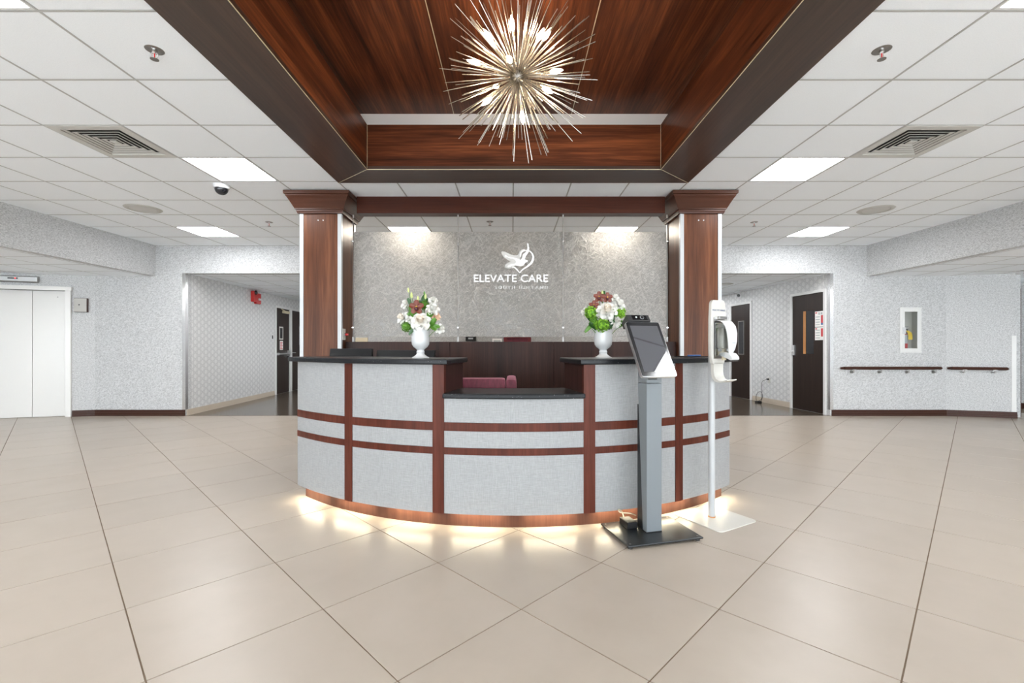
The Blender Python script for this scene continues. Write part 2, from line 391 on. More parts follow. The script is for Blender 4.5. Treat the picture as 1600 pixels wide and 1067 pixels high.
struct('floor.002', B(IR, OR_ + 0.05, YB, 16.4, -0.05, 0.003), 'darkfloor', 'polished dark brown floor of the corridor by the door with notices', 'floor')

# ------------------------------------------------------------------ ceilings
LIGHTS = {}
def lights_cells():
    out = []
    for ix, iy in [(-5, 3), (4, 3), (-5, -1), (4, -1), (-8, 7), (7, 7), (-3, 7), (2, 7)]: out.append((ix, iy))
    return out
lit = set(lights_cells())
# unseen ceiling lights added behind the lens to supply light
added_lit = {(-5, -5), (4, -5), (-5, -9), (4, -9), (-9, -3), (8, -3)}
vents = {(-6, 2), (5, 2)}
ceiling = thing('ceiling', 'white lay-in acoustic tile ceiling with a thin grid', 'ceiling', (0, 0, CEIL), kind='structure')
cache = {}
def tile_mesh(w, d):
    k = (round(w, 3), round(d, 3))
    if k not in cache:
        cache[k] = MB().box(-w / 2, w / 2, -d / 2, d / 2, 0, 0.016).mesh('ceiling_tile', 'ceil', bevel=0.003)
    return cache[k]
TX0, TX1, TY0, TY1 = -1.785, 1.81, 1.123, 4.735      # outer edge of the timber tray
back_tiles = MB()
def lay(parent, X0, X1, Y0, Y1, gx, gy, z, skip=lambda i, j: False, hole=None, seen=lambda x, y: True, stuff=None):
    gap = 0.0075
    i0 = math.floor((X0 - gx) / G); i1 = math.ceil((X1 - gx) / G); j0 = math.floor((Y0 - gy) / G); j1 = math.ceil((Y1 - gy) / G)
    for i in range(i0, i1):
        for j in range(j0, j1):
            a0, a1 = max(X0, gx + i * G), min(X1, gx + (i + 1) * G); b0, b1 = max(Y0, gy + j * G), min(Y1, gy + (j + 1) * G)
            if skip(i, j): continue
            if hole:
                h0, h1, k0, k1 = hole
                if a0 >= h0 - 0.05 and a1 <= h1 + 0.05 and b0 >= k0 - 0.05 and b1 <= k1 + 0.05: continue
                if b0 < k1 < b1 and a0 < h1 - 0.06 and a1 > h0 + 0.06: b0 = k1
            if a1 - a0 < 0.03 or b1 - b0 < 0.03: continue
            cx, cy = (a0 + a1) / 2, (b0 + b1) / 2
            if seen(cx, cy): share('ceiling_tile', tile_mesh(a1 - a0 - 2 * gap, b1 - b0 - 2 * gap), parent, (cx, cy, 0))
            elif stuff is not None: stuff.box(a0 + gap, a1 - gap, b0 + gap, b1 - gap, 0, 0.016)
def grid_bars(mb, X0, X1, Y0, Y1, gx, gy, hole=None):
    w = 0.0065
    k = math.ceil((X0 - gx) / G)
    while gx + k * G <= X1:
        x = gx + k * G
        segs = [(Y0, Y1)]
        if hole and hole[0] + 0.01 < x < hole[1] - 0.01: segs = [(Y0, hole[2]), (hole[3], Y1)]
        for a, b in segs: mb.box(x - w, x + w, a, b, -0.0008, 0.015)
        k += 1
    k = math.ceil((Y0 - gy) / G)
    while gy + k * G <= Y1:
        y = gy + k * G
        segs = [(X0, X1)]
        if hole and hole[2] + 0.01 < y < hole[3] - 0.01: segs = [(X0, hole[0]), (hole[1], X1)]
        for a, b in segs: mb.box(a, b, y - w, y + w, -0.0010, 0.0152)
        k += 1
hole = (TX0, TX1, TY0, TY1)
lay(ceiling, BL, BR, YR, YB, GX, GY, CEIL, lambda i, j: (i, j) in lit or (i, j) in added_lit or (i, j) in vents, hole,
    lambda x, y: y > 1.7 and abs(x) < 1.111 * (y + 0.4) + 0.3, back_tiles)
o = obj('rear_tiles', back_tiles, 'ceil', ceiling); o['kind'] = 'stuff'
gb = MB(); grid_bars(gb, BL, BR, YR, YB, GX, GY, hole); obj('grid', gb, 'tbar', ceiling)
sl = MB().box(BL - 0.3, BR + 0.3, YR - 0.2, TY0, 0.02, 0.06).box(BL - 0.3, TX0, TY0, TY1, 0.02, 0.06).box(TX1, BR + 0.3, TY0, TY1, 0.02, 0.06).box(BL - 0.3, BR + 0.3, TY1, YB + 0.2, 0.02, 0.06)
obj('plenum_board', sl, 'tbar', ceiling)

def low_ceiling(name, label, X0, X1, Y0, Y1, z, gx, gy, skip=lambda i, j: False, seen=lambda x, y: True):
    c = thing(name, label, 'ceiling', (0, 0, z), kind='structure'); st = MB()
    lay(c, X0, X1, Y0, Y1, gx, gy, z, skip, None, seen, st)
    if st.v: o = obj('rear_tiles', st, 'ceil', c); o['kind'] = 'stuff'
    g = MB(); grid_bars(g, X0, X1, Y0, Y1, gx, gy); obj('grid', g, 'tbar', c)
    obj('plenum_board', B(X0 - 0.05, X1 + 0.05, Y0 - 0.05, Y1 + 0.05, 0.02, 0.05), 'tbar', c); return c
vis = lambda x, y: y > 4.6 and abs(x) < 1.12 * y + 0.5
low_ceiling('ceiling.001', 'lowered tile ceiling in front of the elevator', -9.9, BL - 0.12, YR, 8.2, LOW, -6.15, 2.45, lambda i, j: (i, j) in {(-3, 3), (-3, -3)}, vis)
low_ceiling('ceiling.002', 'lowered tile ceiling above the two handrails', BR + 0.12, 11.2, YR, 8.8, LOW, 6.12, 2.45, lambda i, j: (i, j) in {(2, 3), (2, -3)}, vis)
low_ceiling('ceiling.003', 'low tile ceiling of the corridor by the red alarm horn', OL - 0.75, IL, YB + 0.15, 16.3, COR, -5.9, 8.05, lambda i, j: (i, j) in {(3, 2), (3, 5), (3, 9)})
low_ceiling('ceiling.004', 'low tile ceiling of the corridor by the door with notices', IR, OR_ + 0.02, YB + 0.15, 16.3, COR, 3.25, 8.05, lambda i, j: (i, j) in {(0, 2), (1, 5), (1, 9)})

def ceiling_light(cx, cy, z, label, group, mat='diffuser'):
    t = thing('ceiling_light', label, 'ceiling light', (cx, cy, z), 0, group)
    w = 0.292
    fr = MB().box(-w, w, -w, -w + 0.014, 0, 0.02).box(-w, w, w - 0.014, w, 0, 0.02).box(-w, -w + 0.014, -w + 0.014, w - 0.014, 0, 0.02).box(w - 0.014, w, -w + 0.014, w - 0.014, 0, 0.02)
    obj('frame', fr, 'white_metal', t); i = w - 0.015
    obj('diffuser', B(-i, i, -i, i, 0.006, 0.014), mat, t); return t
cell = lambda i, j: (GX + (i + 0.5) * G, GY + (j + 0.5) * G)
LL = {(-5, 3): 'bright square ceiling light between the air vent and the timber column by the dome camera',
      (4, 3): 'bright square ceiling light beside the timber tray and the column behind the sanitizer stand',
      (-5, -1): 'square ceiling light cut by the picture edge above the elevator side',
      (4, -1): 'square ceiling light cut by the picture edge above the handrail side',
      (-8, 7): 'far square ceiling light above the corridor opening with the alarm horn',
      (7, 7): 'far square ceiling light above the corridor opening with the notices door'}
for k, lb in LL.items(): ceiling_light(*cell(*k), CEIL, lb, 'ceiling lights of the lobby')
ceiling_light(*cell(-3, 7), CEIL, 'warm square ceiling light behind the resin screen nearest the dome camera', 'ceiling lights behind the screen', 'diffuser_warm')
ceiling_light(*cell(2, 7), CEIL, 'warm square ceiling light behind the resin screen nearest the sanitizer stand', 'ceiling lights behind the screen', 'diffuser_warm')
for k in sorted(added_lit): ceiling_light(*cell(*k), CEIL, 'added square ceiling light in the lobby behind the viewer', 'added ceiling lights behind the viewer')
for gx, gy, z, c, tx in [(-6.15, 2.45, LOW, [(-3, 3), (-3, -3)], 'elevator alcove'), (6.12, 2.45, LOW, [(2, 3), (2, -3)], 'handrail alcove'),
                     (-5.9, 8.05, COR, [(3, 2), (3, 5), (3, 9)], 'corridor by the alarm horn'), (3.25, 8.05, COR, [(0, 2), (1, 5), (1, 9)], 'corridor by the notices door')]:
    for i, j in c: ceiling_light(gx + (i + 0.5) * G, gy + (j + 0.5) * G, z, 'added square ceiling light in the %s, out of sight' % tx, 'added ceiling lights of the ' + tx)  # unseen panels added to brighten the alcoves and corridors

def air_vent(cx, cy, label):
    t = thing('air_vent', label, 'vent', (cx, cy, CEIL), 0, 'square ceiling air vents'); w = 0.293
    def ring(a, b, z0, z1): return MB().box(-a, a, -a, -b, z0, z1).box(-a, a, b, a, z0, z1).box(-a, -b, -b, b, z0, z1).box(b, a, -b, b, z0, z1)
    obj('frame', ring(w, 0.235, -0.004, 0.012), 'vent', t)
    obj('duct_shade', B(-0.24, 0.24, -0.24, 0.24, 0.013, 0.017), 'vent_dark', t)  # flat dark plate standing in for the shade behind the louvres
    for k in range(5):                                   # sloping louvre rings, flaring outwards
        a = 0.228 - k * 0.041; m = MB()
        o_, i_ = a, a - 0.019
        vs = [(-o_, -o_), (o_, -o_), (o_, o_), (-o_, o_)]; ws = [(-i_, -i_), (i_, -i_), (i_, i_), (-i_, i_)]
        P = [(x, y, 0.000) for x, y in vs] + [(x, y, 0.005) for x, y in ws] + [(x, y, 0.002) for x, y in vs] + [(x, y, 0.007) for x, y in ws]
        F = [(q, (q + 1) % 4, 4 + (q + 1) % 4, 4 + q) for q in range(4)] + [(8 + q, 8 + (q + 1) % 4, 12 + (q + 1) % 4, 12 + q) for q in range(4)]
        F += [(q, (q + 1) % 4, 8 + (q + 1) % 4, 8 + q) for q in range(4)] + [(4 + q, 4 + (q + 1) % 4, 12 + (q + 1) % 4, 12 + q) for q in range(4)]
        obj('louvre_ring', m.add(P, F), 'vent', t)
    obj('centre_plate', B(-0.028, 0.028, -0.028, 0.028, 0.0, 0.006), 'vent', t)
air_vent(*cell(-6, 2), 'square louvred air vent in the ceiling on the elevator side')
air_vent(*cell(5, 2), 'square louvred air vent in the ceiling on the handrail side')

def sprinkler(x, y, z, label, small=False):
    t = thing('sprinkler', label, 'sprinkler', (x, y, z), R(25), 'ceiling sprinklers')
    obj('escutcheon', MB().lathe([(0.018, -0.002), (0.040, -0.003), (0.047, -0.001), (0.048, 0.0), (0.02, 0.001)], 24), 'dull_steel', t, smooth=True)
    obj('body', MB().lathe([(0.012, 0), (0.013, -0.012), (0.009, -0.016), (0.009, -0.020)], 12), 'steel', t, smooth=True)
    fr = MB()
    for s in (-1, 1): fr.path([(s * 0.009, 0, -0.014), (s * 0.016, 0, -0.024), (s * 0.014, 0, -0.040), (s * 0.003, 0, -0.050)], 0.0025, 6)
    obj('frame_arm', fr, 'steel', t)
    obj('glass_bulb', MB().bar((0, 0, -0.020), (0, 0, -0.046), 0.003, 8), 'red', t)
    obj('deflector', MB().lathe([(0.004, -0.049), (0.022, -0.052), (0.022, -0.054), (0.004, -0.054)], 16), 'dull_steel', t)
sprinkler(-2.04, 2.63, CEIL, 'sprinkler head in the near ceiling tile on the elevator side')
sprinkler(2.11, 2.63, CEIL, 'sprinkler head in the near ceiling tile on the handrail side')
sprinkler(-3.31, 6.28, CEIL, 'small far sprinkler head beside the column with the dome camera')
sprinkler(3.30, 6.28, CEIL, 'small far sprinkler head beside the column behind the sanitizer stand')
sprinkler(-0.30, 6.25, CEIL, 'sprinkler head on the ceiling seen above the resin screens')
sprinkler(7.95, 7.15, LOW, 'sprinkler head on the lowered ceiling above the short handrail')
def ceiling_speaker(x, y, z, label, r=0.195):
    t = thing('ceiling_speaker', label, 'speaker', (x, y, z), 0, 'round ceiling speakers')
    obj('rim', MB().lathe([(r - 0.055, -0.006), (r - 0.05, -0.010), (r - 0.01, -0.008), (r, 0.0), (r - 0.055, 0.0)], 40), 'speaker', t, smooth=True)
    obj('grille', MB().lathe([(0.001, -0.007), (r - 0.056, -0.006), (r - 0.056, 0), (0.001, 0)], 32), 'vent', t, smooth=True)
ceiling_speaker(-4.53, 5.66, CEIL, 'round grey ceiling speaker on the elevator side')
ceiling_speaker(4.50, 5.70, CEIL, 'round grey ceiling speaker on the handrail side')
ceiling_speaker(4.18, 9.05, COR, 'round speaker on the corridor ceiling behind the sanitizer stand', 0.16)
def dome_camera(x, y):
    t = thing('dome_camera', 'white ceiling dome security camera with dark bubble', 'camera', (x, y, CEIL))
    obj('housing', MB().lathe([(0.080, 0.0), (0.082, -0.016), (0.072, -0.038), (0.066, -0.040), (0.03, -0.040)], 32), 'white_plastic', t, smooth=True)
    pr = [(0.064 * math.cos(a), -0.040 - 0.064 * math.sin(a)) for a in [R(q) for q in range(0, 90, 10)]] + [(0.001, -0.104)]
    obj('bubble', MB().lathe(pr, 32), 'black_gloss', t, smooth=True)
dome_camera(-3.045, 4.83)

# ------------------------------------------------------------------ timber tray in the ceiling
tray = thing('ceiling_tray', 'recessed rosewood ceiling tray with mitred soffit boards', 'ceiling', (0, 0, CEIL), kind='structure')
IX0, IX1, IY0, IY1 = -1.375, 1.412, 1.5, 4.372
TOPZ = CEIL + 0.413
def quadprism(mb, pts, z0, z1): return mb.prism(pts, z0, z1, lambda a, b, t: (a, b, t))
for pts, ax in [([(TX0, TY0), (IX0, IY0), (IX0, IY1), (TX0, TY1)], 'y'), ([(TX1, TY0), (TX1, TY1), (IX1, IY1), (IX1, IY0)], 'y'),
                ([(TX0, TY1), (IX0, IY1), (IX1, IY1), (TX1, TY1)], 'x'), ([(TX0, TY0), (TX1, TY0), (IX1, IY0), (IX0, IY0)], 'x')]:
    m = MB(); cx = sum(p[0] for p in pts) / 4; cy = sum(p[1] for p in pts) / 4
    pts = [(cx + (p[0] - cx) * 0.9995, cy + (p[1] - cy) * 0.9995) for p in pts]
    quadprism(m, pts, CEIL - 0.012, CEIL + 0.02); obj('soffit_board', m, 'soffit_' + ax, tray, world=True)
obj('fascia_board', B(IX0 - 0.02, IX0, IY0, IY1, CEIL + 0.02, TOPZ), 'tray_y', tray, world=True)
obj('fascia_board', B(IX1, IX1 + 0.02, IY0, IY1, CEIL + 0.02, TOPZ), 'tray_y', tray, world=True)
obj('fascia_board', B(IX0, IX1, IY1, IY1 + 0.02, CEIL + 0.02, TOPZ), 'tray_x', tray, world=True)
obj('fascia_board', B(IX0, IX1, IY0 - 0.02, IY0, CEIL + 0.02, TOPZ), 'tray_x', tray, world=True)
# thin pale edge beads along the mitres and arrises
bd = MB()
for a, b in [((IX0, IY0), (IX0, IY1)), ((IX1, IY0), (IX1, IY1)), ((IX0, IY1), (IX1, IY1))]:
    bd.bar((*a, CEIL - 0.0125), (*b, CEIL - 0.0125), 0.0028, 6)
for a, b in [((TX0, TY1), (IX0, IY1)), ((TX1, TY1), (IX1, IY1))]: bd.bar((*a, CEIL - 0.0125), (*b, CEIL - 0.0125), 0.0016, 6)
for x in (IX0, IX1): bd.bar((x, IY1, CEIL), (x, IY1, TOPZ), 0.002, 6)
obj('edge_bead', bd, 'brass', tray, world=True)
CZ = EYE + 2.294; CX0, CX1, CY0, CY1 = IX0 - 0.18, IX1 + 0.18, IY0 - 0.18, IY1 + 0.178
cv = MB().box(CX0 - 0.02, CX1 + 0.02, CY1, CY1 + 0.02, TOPZ - 0.1, CZ + 0.03).box(CX0 - 0.02, CX1 + 0.02, CY0 - 0.02, CY0, TOPZ - 0.1, CZ + 0.03)
cv.box(CX0 - 0.02, CX0, CY0, CY1, TOPZ - 0.1, CZ + 0.03).box(CX1, CX1 + 0.02, CY0, CY1, TOPZ - 0.1, CZ + 0.03)
cv.box(CX0, IX0 - 0.02, CY0, CY1, TOPZ - 0.1, TOPZ - 0.08).box(IX1 + 0.02, CX1, CY0, CY1, TOPZ - 0.1, TOPZ - 0.08).box(IX0, IX1, IY1 + 0.02, CY1, TOPZ - 0.1, TOPZ - 0.08).box(IX0, IX1, CY0, IY0 - 0.02, TOPZ - 0.1, TOPZ - 0.08)
obj('cove', cv, 'cove_white', tray, world=True)
jx = [CX0, -0.575, 0.588, CX1]
for k in range(3): obj('timber_panel', B(jx[k] + (0.002 if k else 0), jx[k + 1] - (0.002 if k < 2 else 0), CY0, CY1, CZ, CZ + 0.02), 'tray_y', tray, world=True)
obj('joint_strip', B(jx[1] - 0.003, jx[1] + 0.003, CY0, CY1, CZ - 0.001, CZ + 0.03).box(jx[2] - 0.003, jx[2] + 0.003, CY0, CY1, CZ - 0.001, CZ + 0.03), 'brass', tray, world=True)
obj('lid', B(CX0, CX1, CY0, CY1, CZ + 0.03, CZ + 0.05), 'vent_dark', tray, world=True)

# ------------------------------------------------------------------ walls
TH = 17.3
cT, sT = math.cos(R(TH)), math.sin(R(TH))
def holed(x0, x1, z0, z1, hx0, hx1, hz0, hz1, y0, y1):
    return MB().box(x0, hx0, y0, y1, z0, z1).box(hx1, x1, y0, y1, z0, z1).box(hx0, hx1, y0, y1, z0, hz0).box(hx0, hx1, y0, y1, hz1, z1)
LC, RC = -7.0, 7.29                       # corners where the walls turn
struct('wall_back_left', B(LC, OL, YB, YB + 0.15, 0, CEIL), 'wallpaper', 'flat grey wallpapered wall between the elevator wall and the corridor corner guard', 'wall')
FX0, FX1, FZ0, FZ1 = 6.545, 6.835, 1.095, 1.785   # extinguisher recess
struct('wall_back_right', holed(OR_, RC, 0, CEIL, FX0, FX1, FZ0, FZ1, YB, YB + 0.15), 'wallpaper', 'flat grey wallpapered wall with the fire extinguisher cabinet', 'wall')
struct('wall_header_left', B(OL, IL, YB, YB + 0.15, COR, CEIL), 'wallpaper', 'wallpapered header above the corridor with the alarm horn', 'wall')
struct('wall_header_right', B(IR, OR_, YB, YB + 0.15, COR, CEIL), 'wallpaper', 'wallpapered header above the corridor with the notices door', 'wall')
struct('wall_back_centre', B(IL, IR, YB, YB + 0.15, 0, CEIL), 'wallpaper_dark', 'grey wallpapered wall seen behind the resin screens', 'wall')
struct('wall_bulkhead_left', B(BL - 0.12, BL, YR, YB, LOW, CEIL), 'wallpaper', 'wallpapered bulkhead dropping from the ceiling in front of the elevator', 'wall')
struct('wall_bulkhead_right', B(BR, BR + 0.12, YR, YB, LOW, CEIL), 'wallpaper', 'wallpapered bulkhead dropping from the ceiling above the handrails', 'wall')
# elevator wall: local x runs along the wall towards the corner, -y faces the room
EW = 2.9
ex0, ex1, ez = -1.59, -0.39, 2.085       # elevator opening in local x
ew = MB().box(-EW, ex0, 0, 0.15, 0, LOW + 0.02).box(ex1, 0.03, 0, 0.15, 0, LOW + 0.02).box(ex0, ex1, 0, 0.15, ez, LOW + 0.02)
struct('wall_elevator', ew, 'wallpaper', 'angled grey wallpapered wall around the elevator', 'wall', loc=(LC, YB, 0), rz=R(TH))
struct('wall_handrail', B(-0.03, 0.914, 0, 0.15, 0, LOW + 0.02), 'wallpaper', 'angled grey wallpapered wall with the short handrail', 'wall', loc=(RC, YB, 0), rz=R(-TH))
ax, ay = RC + 0.914 * cT, YB - 0.914 * sT
struct('wall_return_right', B(0.15, 1.6, -0.15, 0, 0, LOW + 0.02), 'wallpaper', 'wall returning into the passage past the white corner guard', 'wall', loc=(ax, ay, 0), rz=R(90 - TH))
struct('wall_passage', B(8.9, 11.4, 8.66, 8.8, 0, LOW + 0.02), 'wallpaper', 'wallpapered wall at the picture edge past the corner guard', 'wall')
struct('wall_left', B(-10.0, -9.85, YR, 8.2, 0, LOW + 0.02), 'wallpaper', 'grey side wall of the elevator alcove', 'wall')
struct('wall_right', B(11.2, 11.35, YR, 8.8, 0, LOW + 0.02), 'wallpaper', 'grey side wall of the handrail alcove', 'wall')
# corridors
slopeL = math.degrees(math.atan(0.0644)); slopeR = math.degrees(math.atan(0.066))
struct('wall_corridor_left', B(0, 8.7, 0, 0.12, 0, COR + 0.03), 'circles', 'circle patterned wallpaper wall with the red alarm horn', 'wall', loc=(OL, YB + 0.15, 0), rz=R(90 + slopeL))
struct('wall_corridor_right', B(-8.7, 0, 0, 0.12, 0, COR + 0.03), 'circles', 'circle patterned wallpaper wall with two brown doors', 'wall', loc=(OR_, YB + 0.15, 0), rz=R(-90 + slopeR))
obj_l = struct('wall_corridor_inner_left', B(IL, IL + 0.12, YB + 0.15, 16.4, 0, COR + 0.03), 'circles', 'inner wall of the corridor with the alarm horn', 'wall')
struct('wall_corridor_inner_right', B(IR - 0.12, IR, YB + 0.15, 16.4, 0, COR + 0.03), 'circles', 'inner wall of the corridor with the notices door', 'wall')
struct('wall_corridor_end_left', B(-6.4, IL, 16.3, 16.4, 0, COR + 0.03), 'circles', 'end wall of the corridor with the alarm horn', 'wall')
struct('wall_corridor_end_right', B(IR, 5.6, 16.3, 16.4, 0, COR + 0.03), 'circles', 'end wall of the corridor with the notices door', 'wall')
# glazed openings added in the unseen rear wall to let in soft daylight
rear = MB().box(-10, 11.4, YR - 0.15, YR, 0, 0.25).box(-10, 11.4, YR - 0.15, YR, 2.3, CEIL + 0.8)
for x in (-10, -7.2, -4.6, -2.0, 0.6, 3.2, 5.8, 8.4, 11.2): rear.box(x, x + 0.2, YR - 0.15, YR, 0.25, 2.3)
struct('wall_rear', rear, 'wallpaper', 'unseen rear wall with openings added for daylight', 'wall')
win = MB()
k = 1
for a, b in zip((-10, -7.2, -4.6, -2.0, 0.6, 3.2, 5.8, 8.4), (-7.2, -4.6, -2.0, 0.6, 3.2, 5.8, 8.4, 11.2)):
    struct('window_%d' % k, B(a + 0.2, b, YR - 0.08, YR - 0.074, 0.25, 2.3), 'pane', 'clear glass pane %s of the daylight openings added behind the viewer' % ('one two three four five six seven eight'.split()[k - 1]), 'window'); k += 1

# baseboards (ribbed)
def base_mb(x0, x1, flip=1):
    m = MB()
    for z0, z1, d in [(0, 0.028, 0.018), (0.028, 0.034, 0.010), (0.034, 0.056, 0.016), (0.056, 0.062, 0.010), (0.062, 0.082, 0.014), (0.082, 0.088, 0.008), (0.088, 0.102, 0.011)]:
        m.box(x0, x1, -d, 0, z0, z1)
    return m
struct('baseboard_back_left', base_mb(0, OL - LC), 'base_brown', 'ribbed brown baseboard by the corridor with the alarm horn', 'baseboard', loc=(LC, YB, 0))
struct('baseboard_elevator', base_mb(ex1 + 0.08, 0), 'base_brown', 'short ribbed brown baseboard beside the elevator', 'baseboard', loc=(LC, YB, 0), rz=R(TH))
struct('baseboard_back_right', base_mb(0.02, RC - OR_), 'base_brown', 'ribbed brown baseboard under the extinguisher cabinet', 'baseboard', loc=(OR_, YB, 0))
struct('baseboard_handrail', base_mb(0, 0.93), 'base_brown', 'ribbed brown baseboard under the short handrail', 'baseboard', loc=(RC, YB, 0), rz=R(-TH))
struct('baseboard_passage', base_mb(0, 2.2), 'base_brown', 'ribbed brown baseboard at the picture edge', 'baseboard', loc=(8.95, 8.66, 0))
struct('baseboard_corridor_left', base_mb(-0.13, 3.14), 'base_cream', 'ribbed cream baseboard along the circle wallpaper by the alarm horn', 'baseboard', loc=(OL, YB + 0.15, 0), rz=R(90 + slopeL))
struct('baseboard_corridor_right', base_mb(-2.08, -0.86), 'base_cream', 'ribbed cream baseboard between the two brown corridor doors', 'baseboard', loc=(OR_, YB + 0.15, 0), rz=R(-90 + slopeR))
struct('baseboard_corridor_far', base_mb(-5.0, -2.99), 'base_cream', 'ribbed cream baseboard past the far brown door', 'baseboard', loc=(OR_, YB + 0.15, 0), rz=R(-90 + slopeR))
# chrome corner guards
def guard(x, y, sx, label, name, mat='steel', z0=0.10, z1=COR):
    m = MB().box(min(x, x - sx * 0.05), max(x, x - sx * 0.05), y - 0.004, y, z0, z1).box(min(x, x + sx * 0.004), max(x, x + sx * 0.004), y - 0.004, y + 0.06, z0, z1)
    struct(name, m, mat, label, 'trim')
guard(OL, YB, 1, 'polished steel corner guard at the corridor with the alarm horn', 'trim_1', 'chrome')
guard(OR_, YB, -1, 'polished steel corner guard at the corridor with the notices door', 'trim_2', 'chrome')
t = MB().box(0.86, 0.922, -0.006, 0, 0.103, 1.34).box(0.914, 0.922, 0, 0.06, 0.103, 1.34)
struct('trim_3', t, 'white_metal', 'tall white corner guard on the angled wall past the short handrail', 'trim', loc=(RC, YB, 0), rz=R(-TH))
struct('trim_4', MB().box(0.16, 0.25, -0.165, -0.150, 0, 2.12).box(1.10, 1.19, -0.165, -0.150, 0, 2.12).box(0.25, 1.10, -0.165, -0.150, 2.03, 2.12), 'base_brown', 'dark brown door casing past the white corner guard', 'trim', loc=(ax, ay, 0), rz=R(90 - TH))

# ------------------------------------------------------------------ elevator
el = thing('door_1', 'white enamelled elevator doors in a white frame', 'elevator', (LC, YB, 0), R(TH), kind='structure')
cxm = (ex0 + ex1) / 2
fr = MB().box(ex1 - 0.005, ex1 + 0.07, -0.03, 0.14, 0, ez + 0.0).box(ex0 - 0.07, ex0 + 0.005, -0.03, 0.14, 0, ez).box(ex0 - 0.07, ex1 + 0.085, -0.04, 0.14, ez, ez + 0.065)
obj('frame', fr, 'elev_white', el, bevel=0.003)
mid = -0.885
obj('door_leaf', B(mid + 0.004, ex1, 0.09, 0.12, 0.006, ez), 'elev_white', el)
obj('door_leaf', B(ex0, mid - 0.004, 0.09, 0.12, 0.006, ez), 'elev_white', el)
obj('shaft_back', B(ex0, ex1, 0.13, 0.14, 0, ez), 'vent', el)
obj('keyhole', MB().bar((-0.55, 0.088, 1.985), (-0.55, 0.092, 1.985), 0.006, 10), 'ink', el)
ind = thing('floor_indicator', 'steel elevator floor indicator with a red display', 'indicator', (LC, YB, 0), R(TH))
ip = [(0, 2.205), (-0.03, 2.195), (-0.055, 2.215), (-0.055, 2.285), (-0.045, 2.30), (0, 2.30)]
obj('case', MB().prism(ip, -1.22, -0.745, lambda a, b, t: (t, a, b)), 'satin', ind)
obj('display', B(-1.12, -0.99, -0.057, -0.055, 2.250, 2.268), 'black', ind)
obj('lit_arrow', B(-1.03, -1.015, -0.058, -0.057, 2.253, 2.266), 'led_red', ind)
cb = thing('call_box', 'small square steel card box on the wall beside the elevator', 'wall box', (LC, YB, 0), R(TH))
obj('case', B(-0.268, -0.09, -0.045, 0, 1.735, 1.965), 'base_brown', cb, bevel=0.003)
obj('face_plate', B(-0.266, -0.096, -0.052, -0.045, 1.740, 1.960), 'speaker', cb, bevel=0.003)
obj('keyhole', MB().bar((-0.195, -0.0535, 1.855), (-0.195, -0.052, 1.855), 0.010, 12), 'ink', cb)

# ------------------------------------------------------------------ corridor doors
def door(name, label, loc, rz, x0, x1, z1=2.10, window=None, hinge=None, frame=0.05, closer=False, lever=None, notice=None):
    d = thing(name, label, 'door', loc, rz, kind='structure')
    f = MB().box(x0, x0 + frame, -0.03, 0.0, 0, z1 + frame).box(x1 - frame, x1, -0.03, 0.0, 0, z1 + frame).box(x0 + frame, x1 - frame, -0.03, 0.0, z1, z1 + frame)
    obj('frame', f, 'white_metal', d, bevel=0.003)
    leaf = MB(); a, b = x0 + frame + 0.003, x1 - frame - 0.003
    if window:
        w0, w1, q0, q1 = window
        leaf.box(a, w0, -0.008, -0.001, 0.008, z1).box(w1, b, -0.008, -0.001, 0.008, z1).box(w0, w1, -0.008, -0.001, 0.008, q0).box(w0, w1, -0.008, -0.001, q1, z1)
    else: leaf.box(a, b, -0.008, -0.001, 0.008, z1)
    lf = obj('leaf', leaf, 'door_brown', d)
    if window: obj('pane', B(w0, w1, -0.005, -0.003, q0, q1), 'black_gloss', lf)
    return d, lf
Lw = ((OL, YB + 0.15, 0), R(90 + slopeL)); Rw = ((OR_, YB + 0.15, 0), R(-90 + slopeR))
d, lf = door('door_2', 'brown corridor door with push bar, small window and red lettered notice', *Lw, 3.16, 4.02, window=(3.42, 3.58, 1.36, 1.62))
obj('window_frame', MB().box(3.39, 3.42, -0.012, -0.008, 1.33, 1.65).box(3.58, 3.61, -0.012, -0.008, 1.33, 1.65).box(3.42, 3.58, -0.012, -0.008, 1.33, 1.36).box(3.42, 3.58, -0.012, -0.008, 1.62, 1.65), 'cream_plastic', lf)
n_ = obj('notice', B(3.42, 3.60, -0.010, -0.0085, 1.08, 1.30), 'paper', lf)
lm = MB()
for q in range(5): lm.box(3.44, 3.58 - 0.02 * (q % 2), -0.0108, -0.0102, 1.10 + q * 0.038, 1.118 + q * 0.038)
obj('notice_text', lm, 'red_print', lf)
obj('push_bar', MB().bar((3.24, -0.06, 0.98), (3.93, -0.06, 0.98), 0.018, 10).box(3.24, 3.28, -0.06, -0.008, 0.95, 1.01).box(3.86, 3.94, -0.07, -0.008, 0.92, 1.06), 'steel', lf)
obj('closer', MB().box(3.55, 3.86, -0.07, -0.012, 1.99, 2.05).bar((3.58, -0.06, 2.05), (3.48, -0.02, 2.09), 0.01, 8), 'brass', lf)
d, lf = door('door_3', 'brown corridor door half hidden behind the column past the push bar door', *Lw, 4.06, 4.95, window=(4.6, 4.75, 1.2, 1.7))
obj('lever', MB().bar((4.18, -0.05, 1.0), (4.18, -0.008, 1.0), 0.012, 8).bar((4.18, -0.05, 1.0), (4.28, -0.05, 1.0), 0.01, 8), 'steel', lf)
d, lf = door('door_4', 'brown corridor door with two red and white notices and a narrow window', *Rw, -0.845, 0.06, window=(-0.50, -0.24, 1.03, 1.80))
obj('window_stop', B(-0.50, -0.44, -0.012, -0.006, 1.03, 1.80), 'oak', lf)
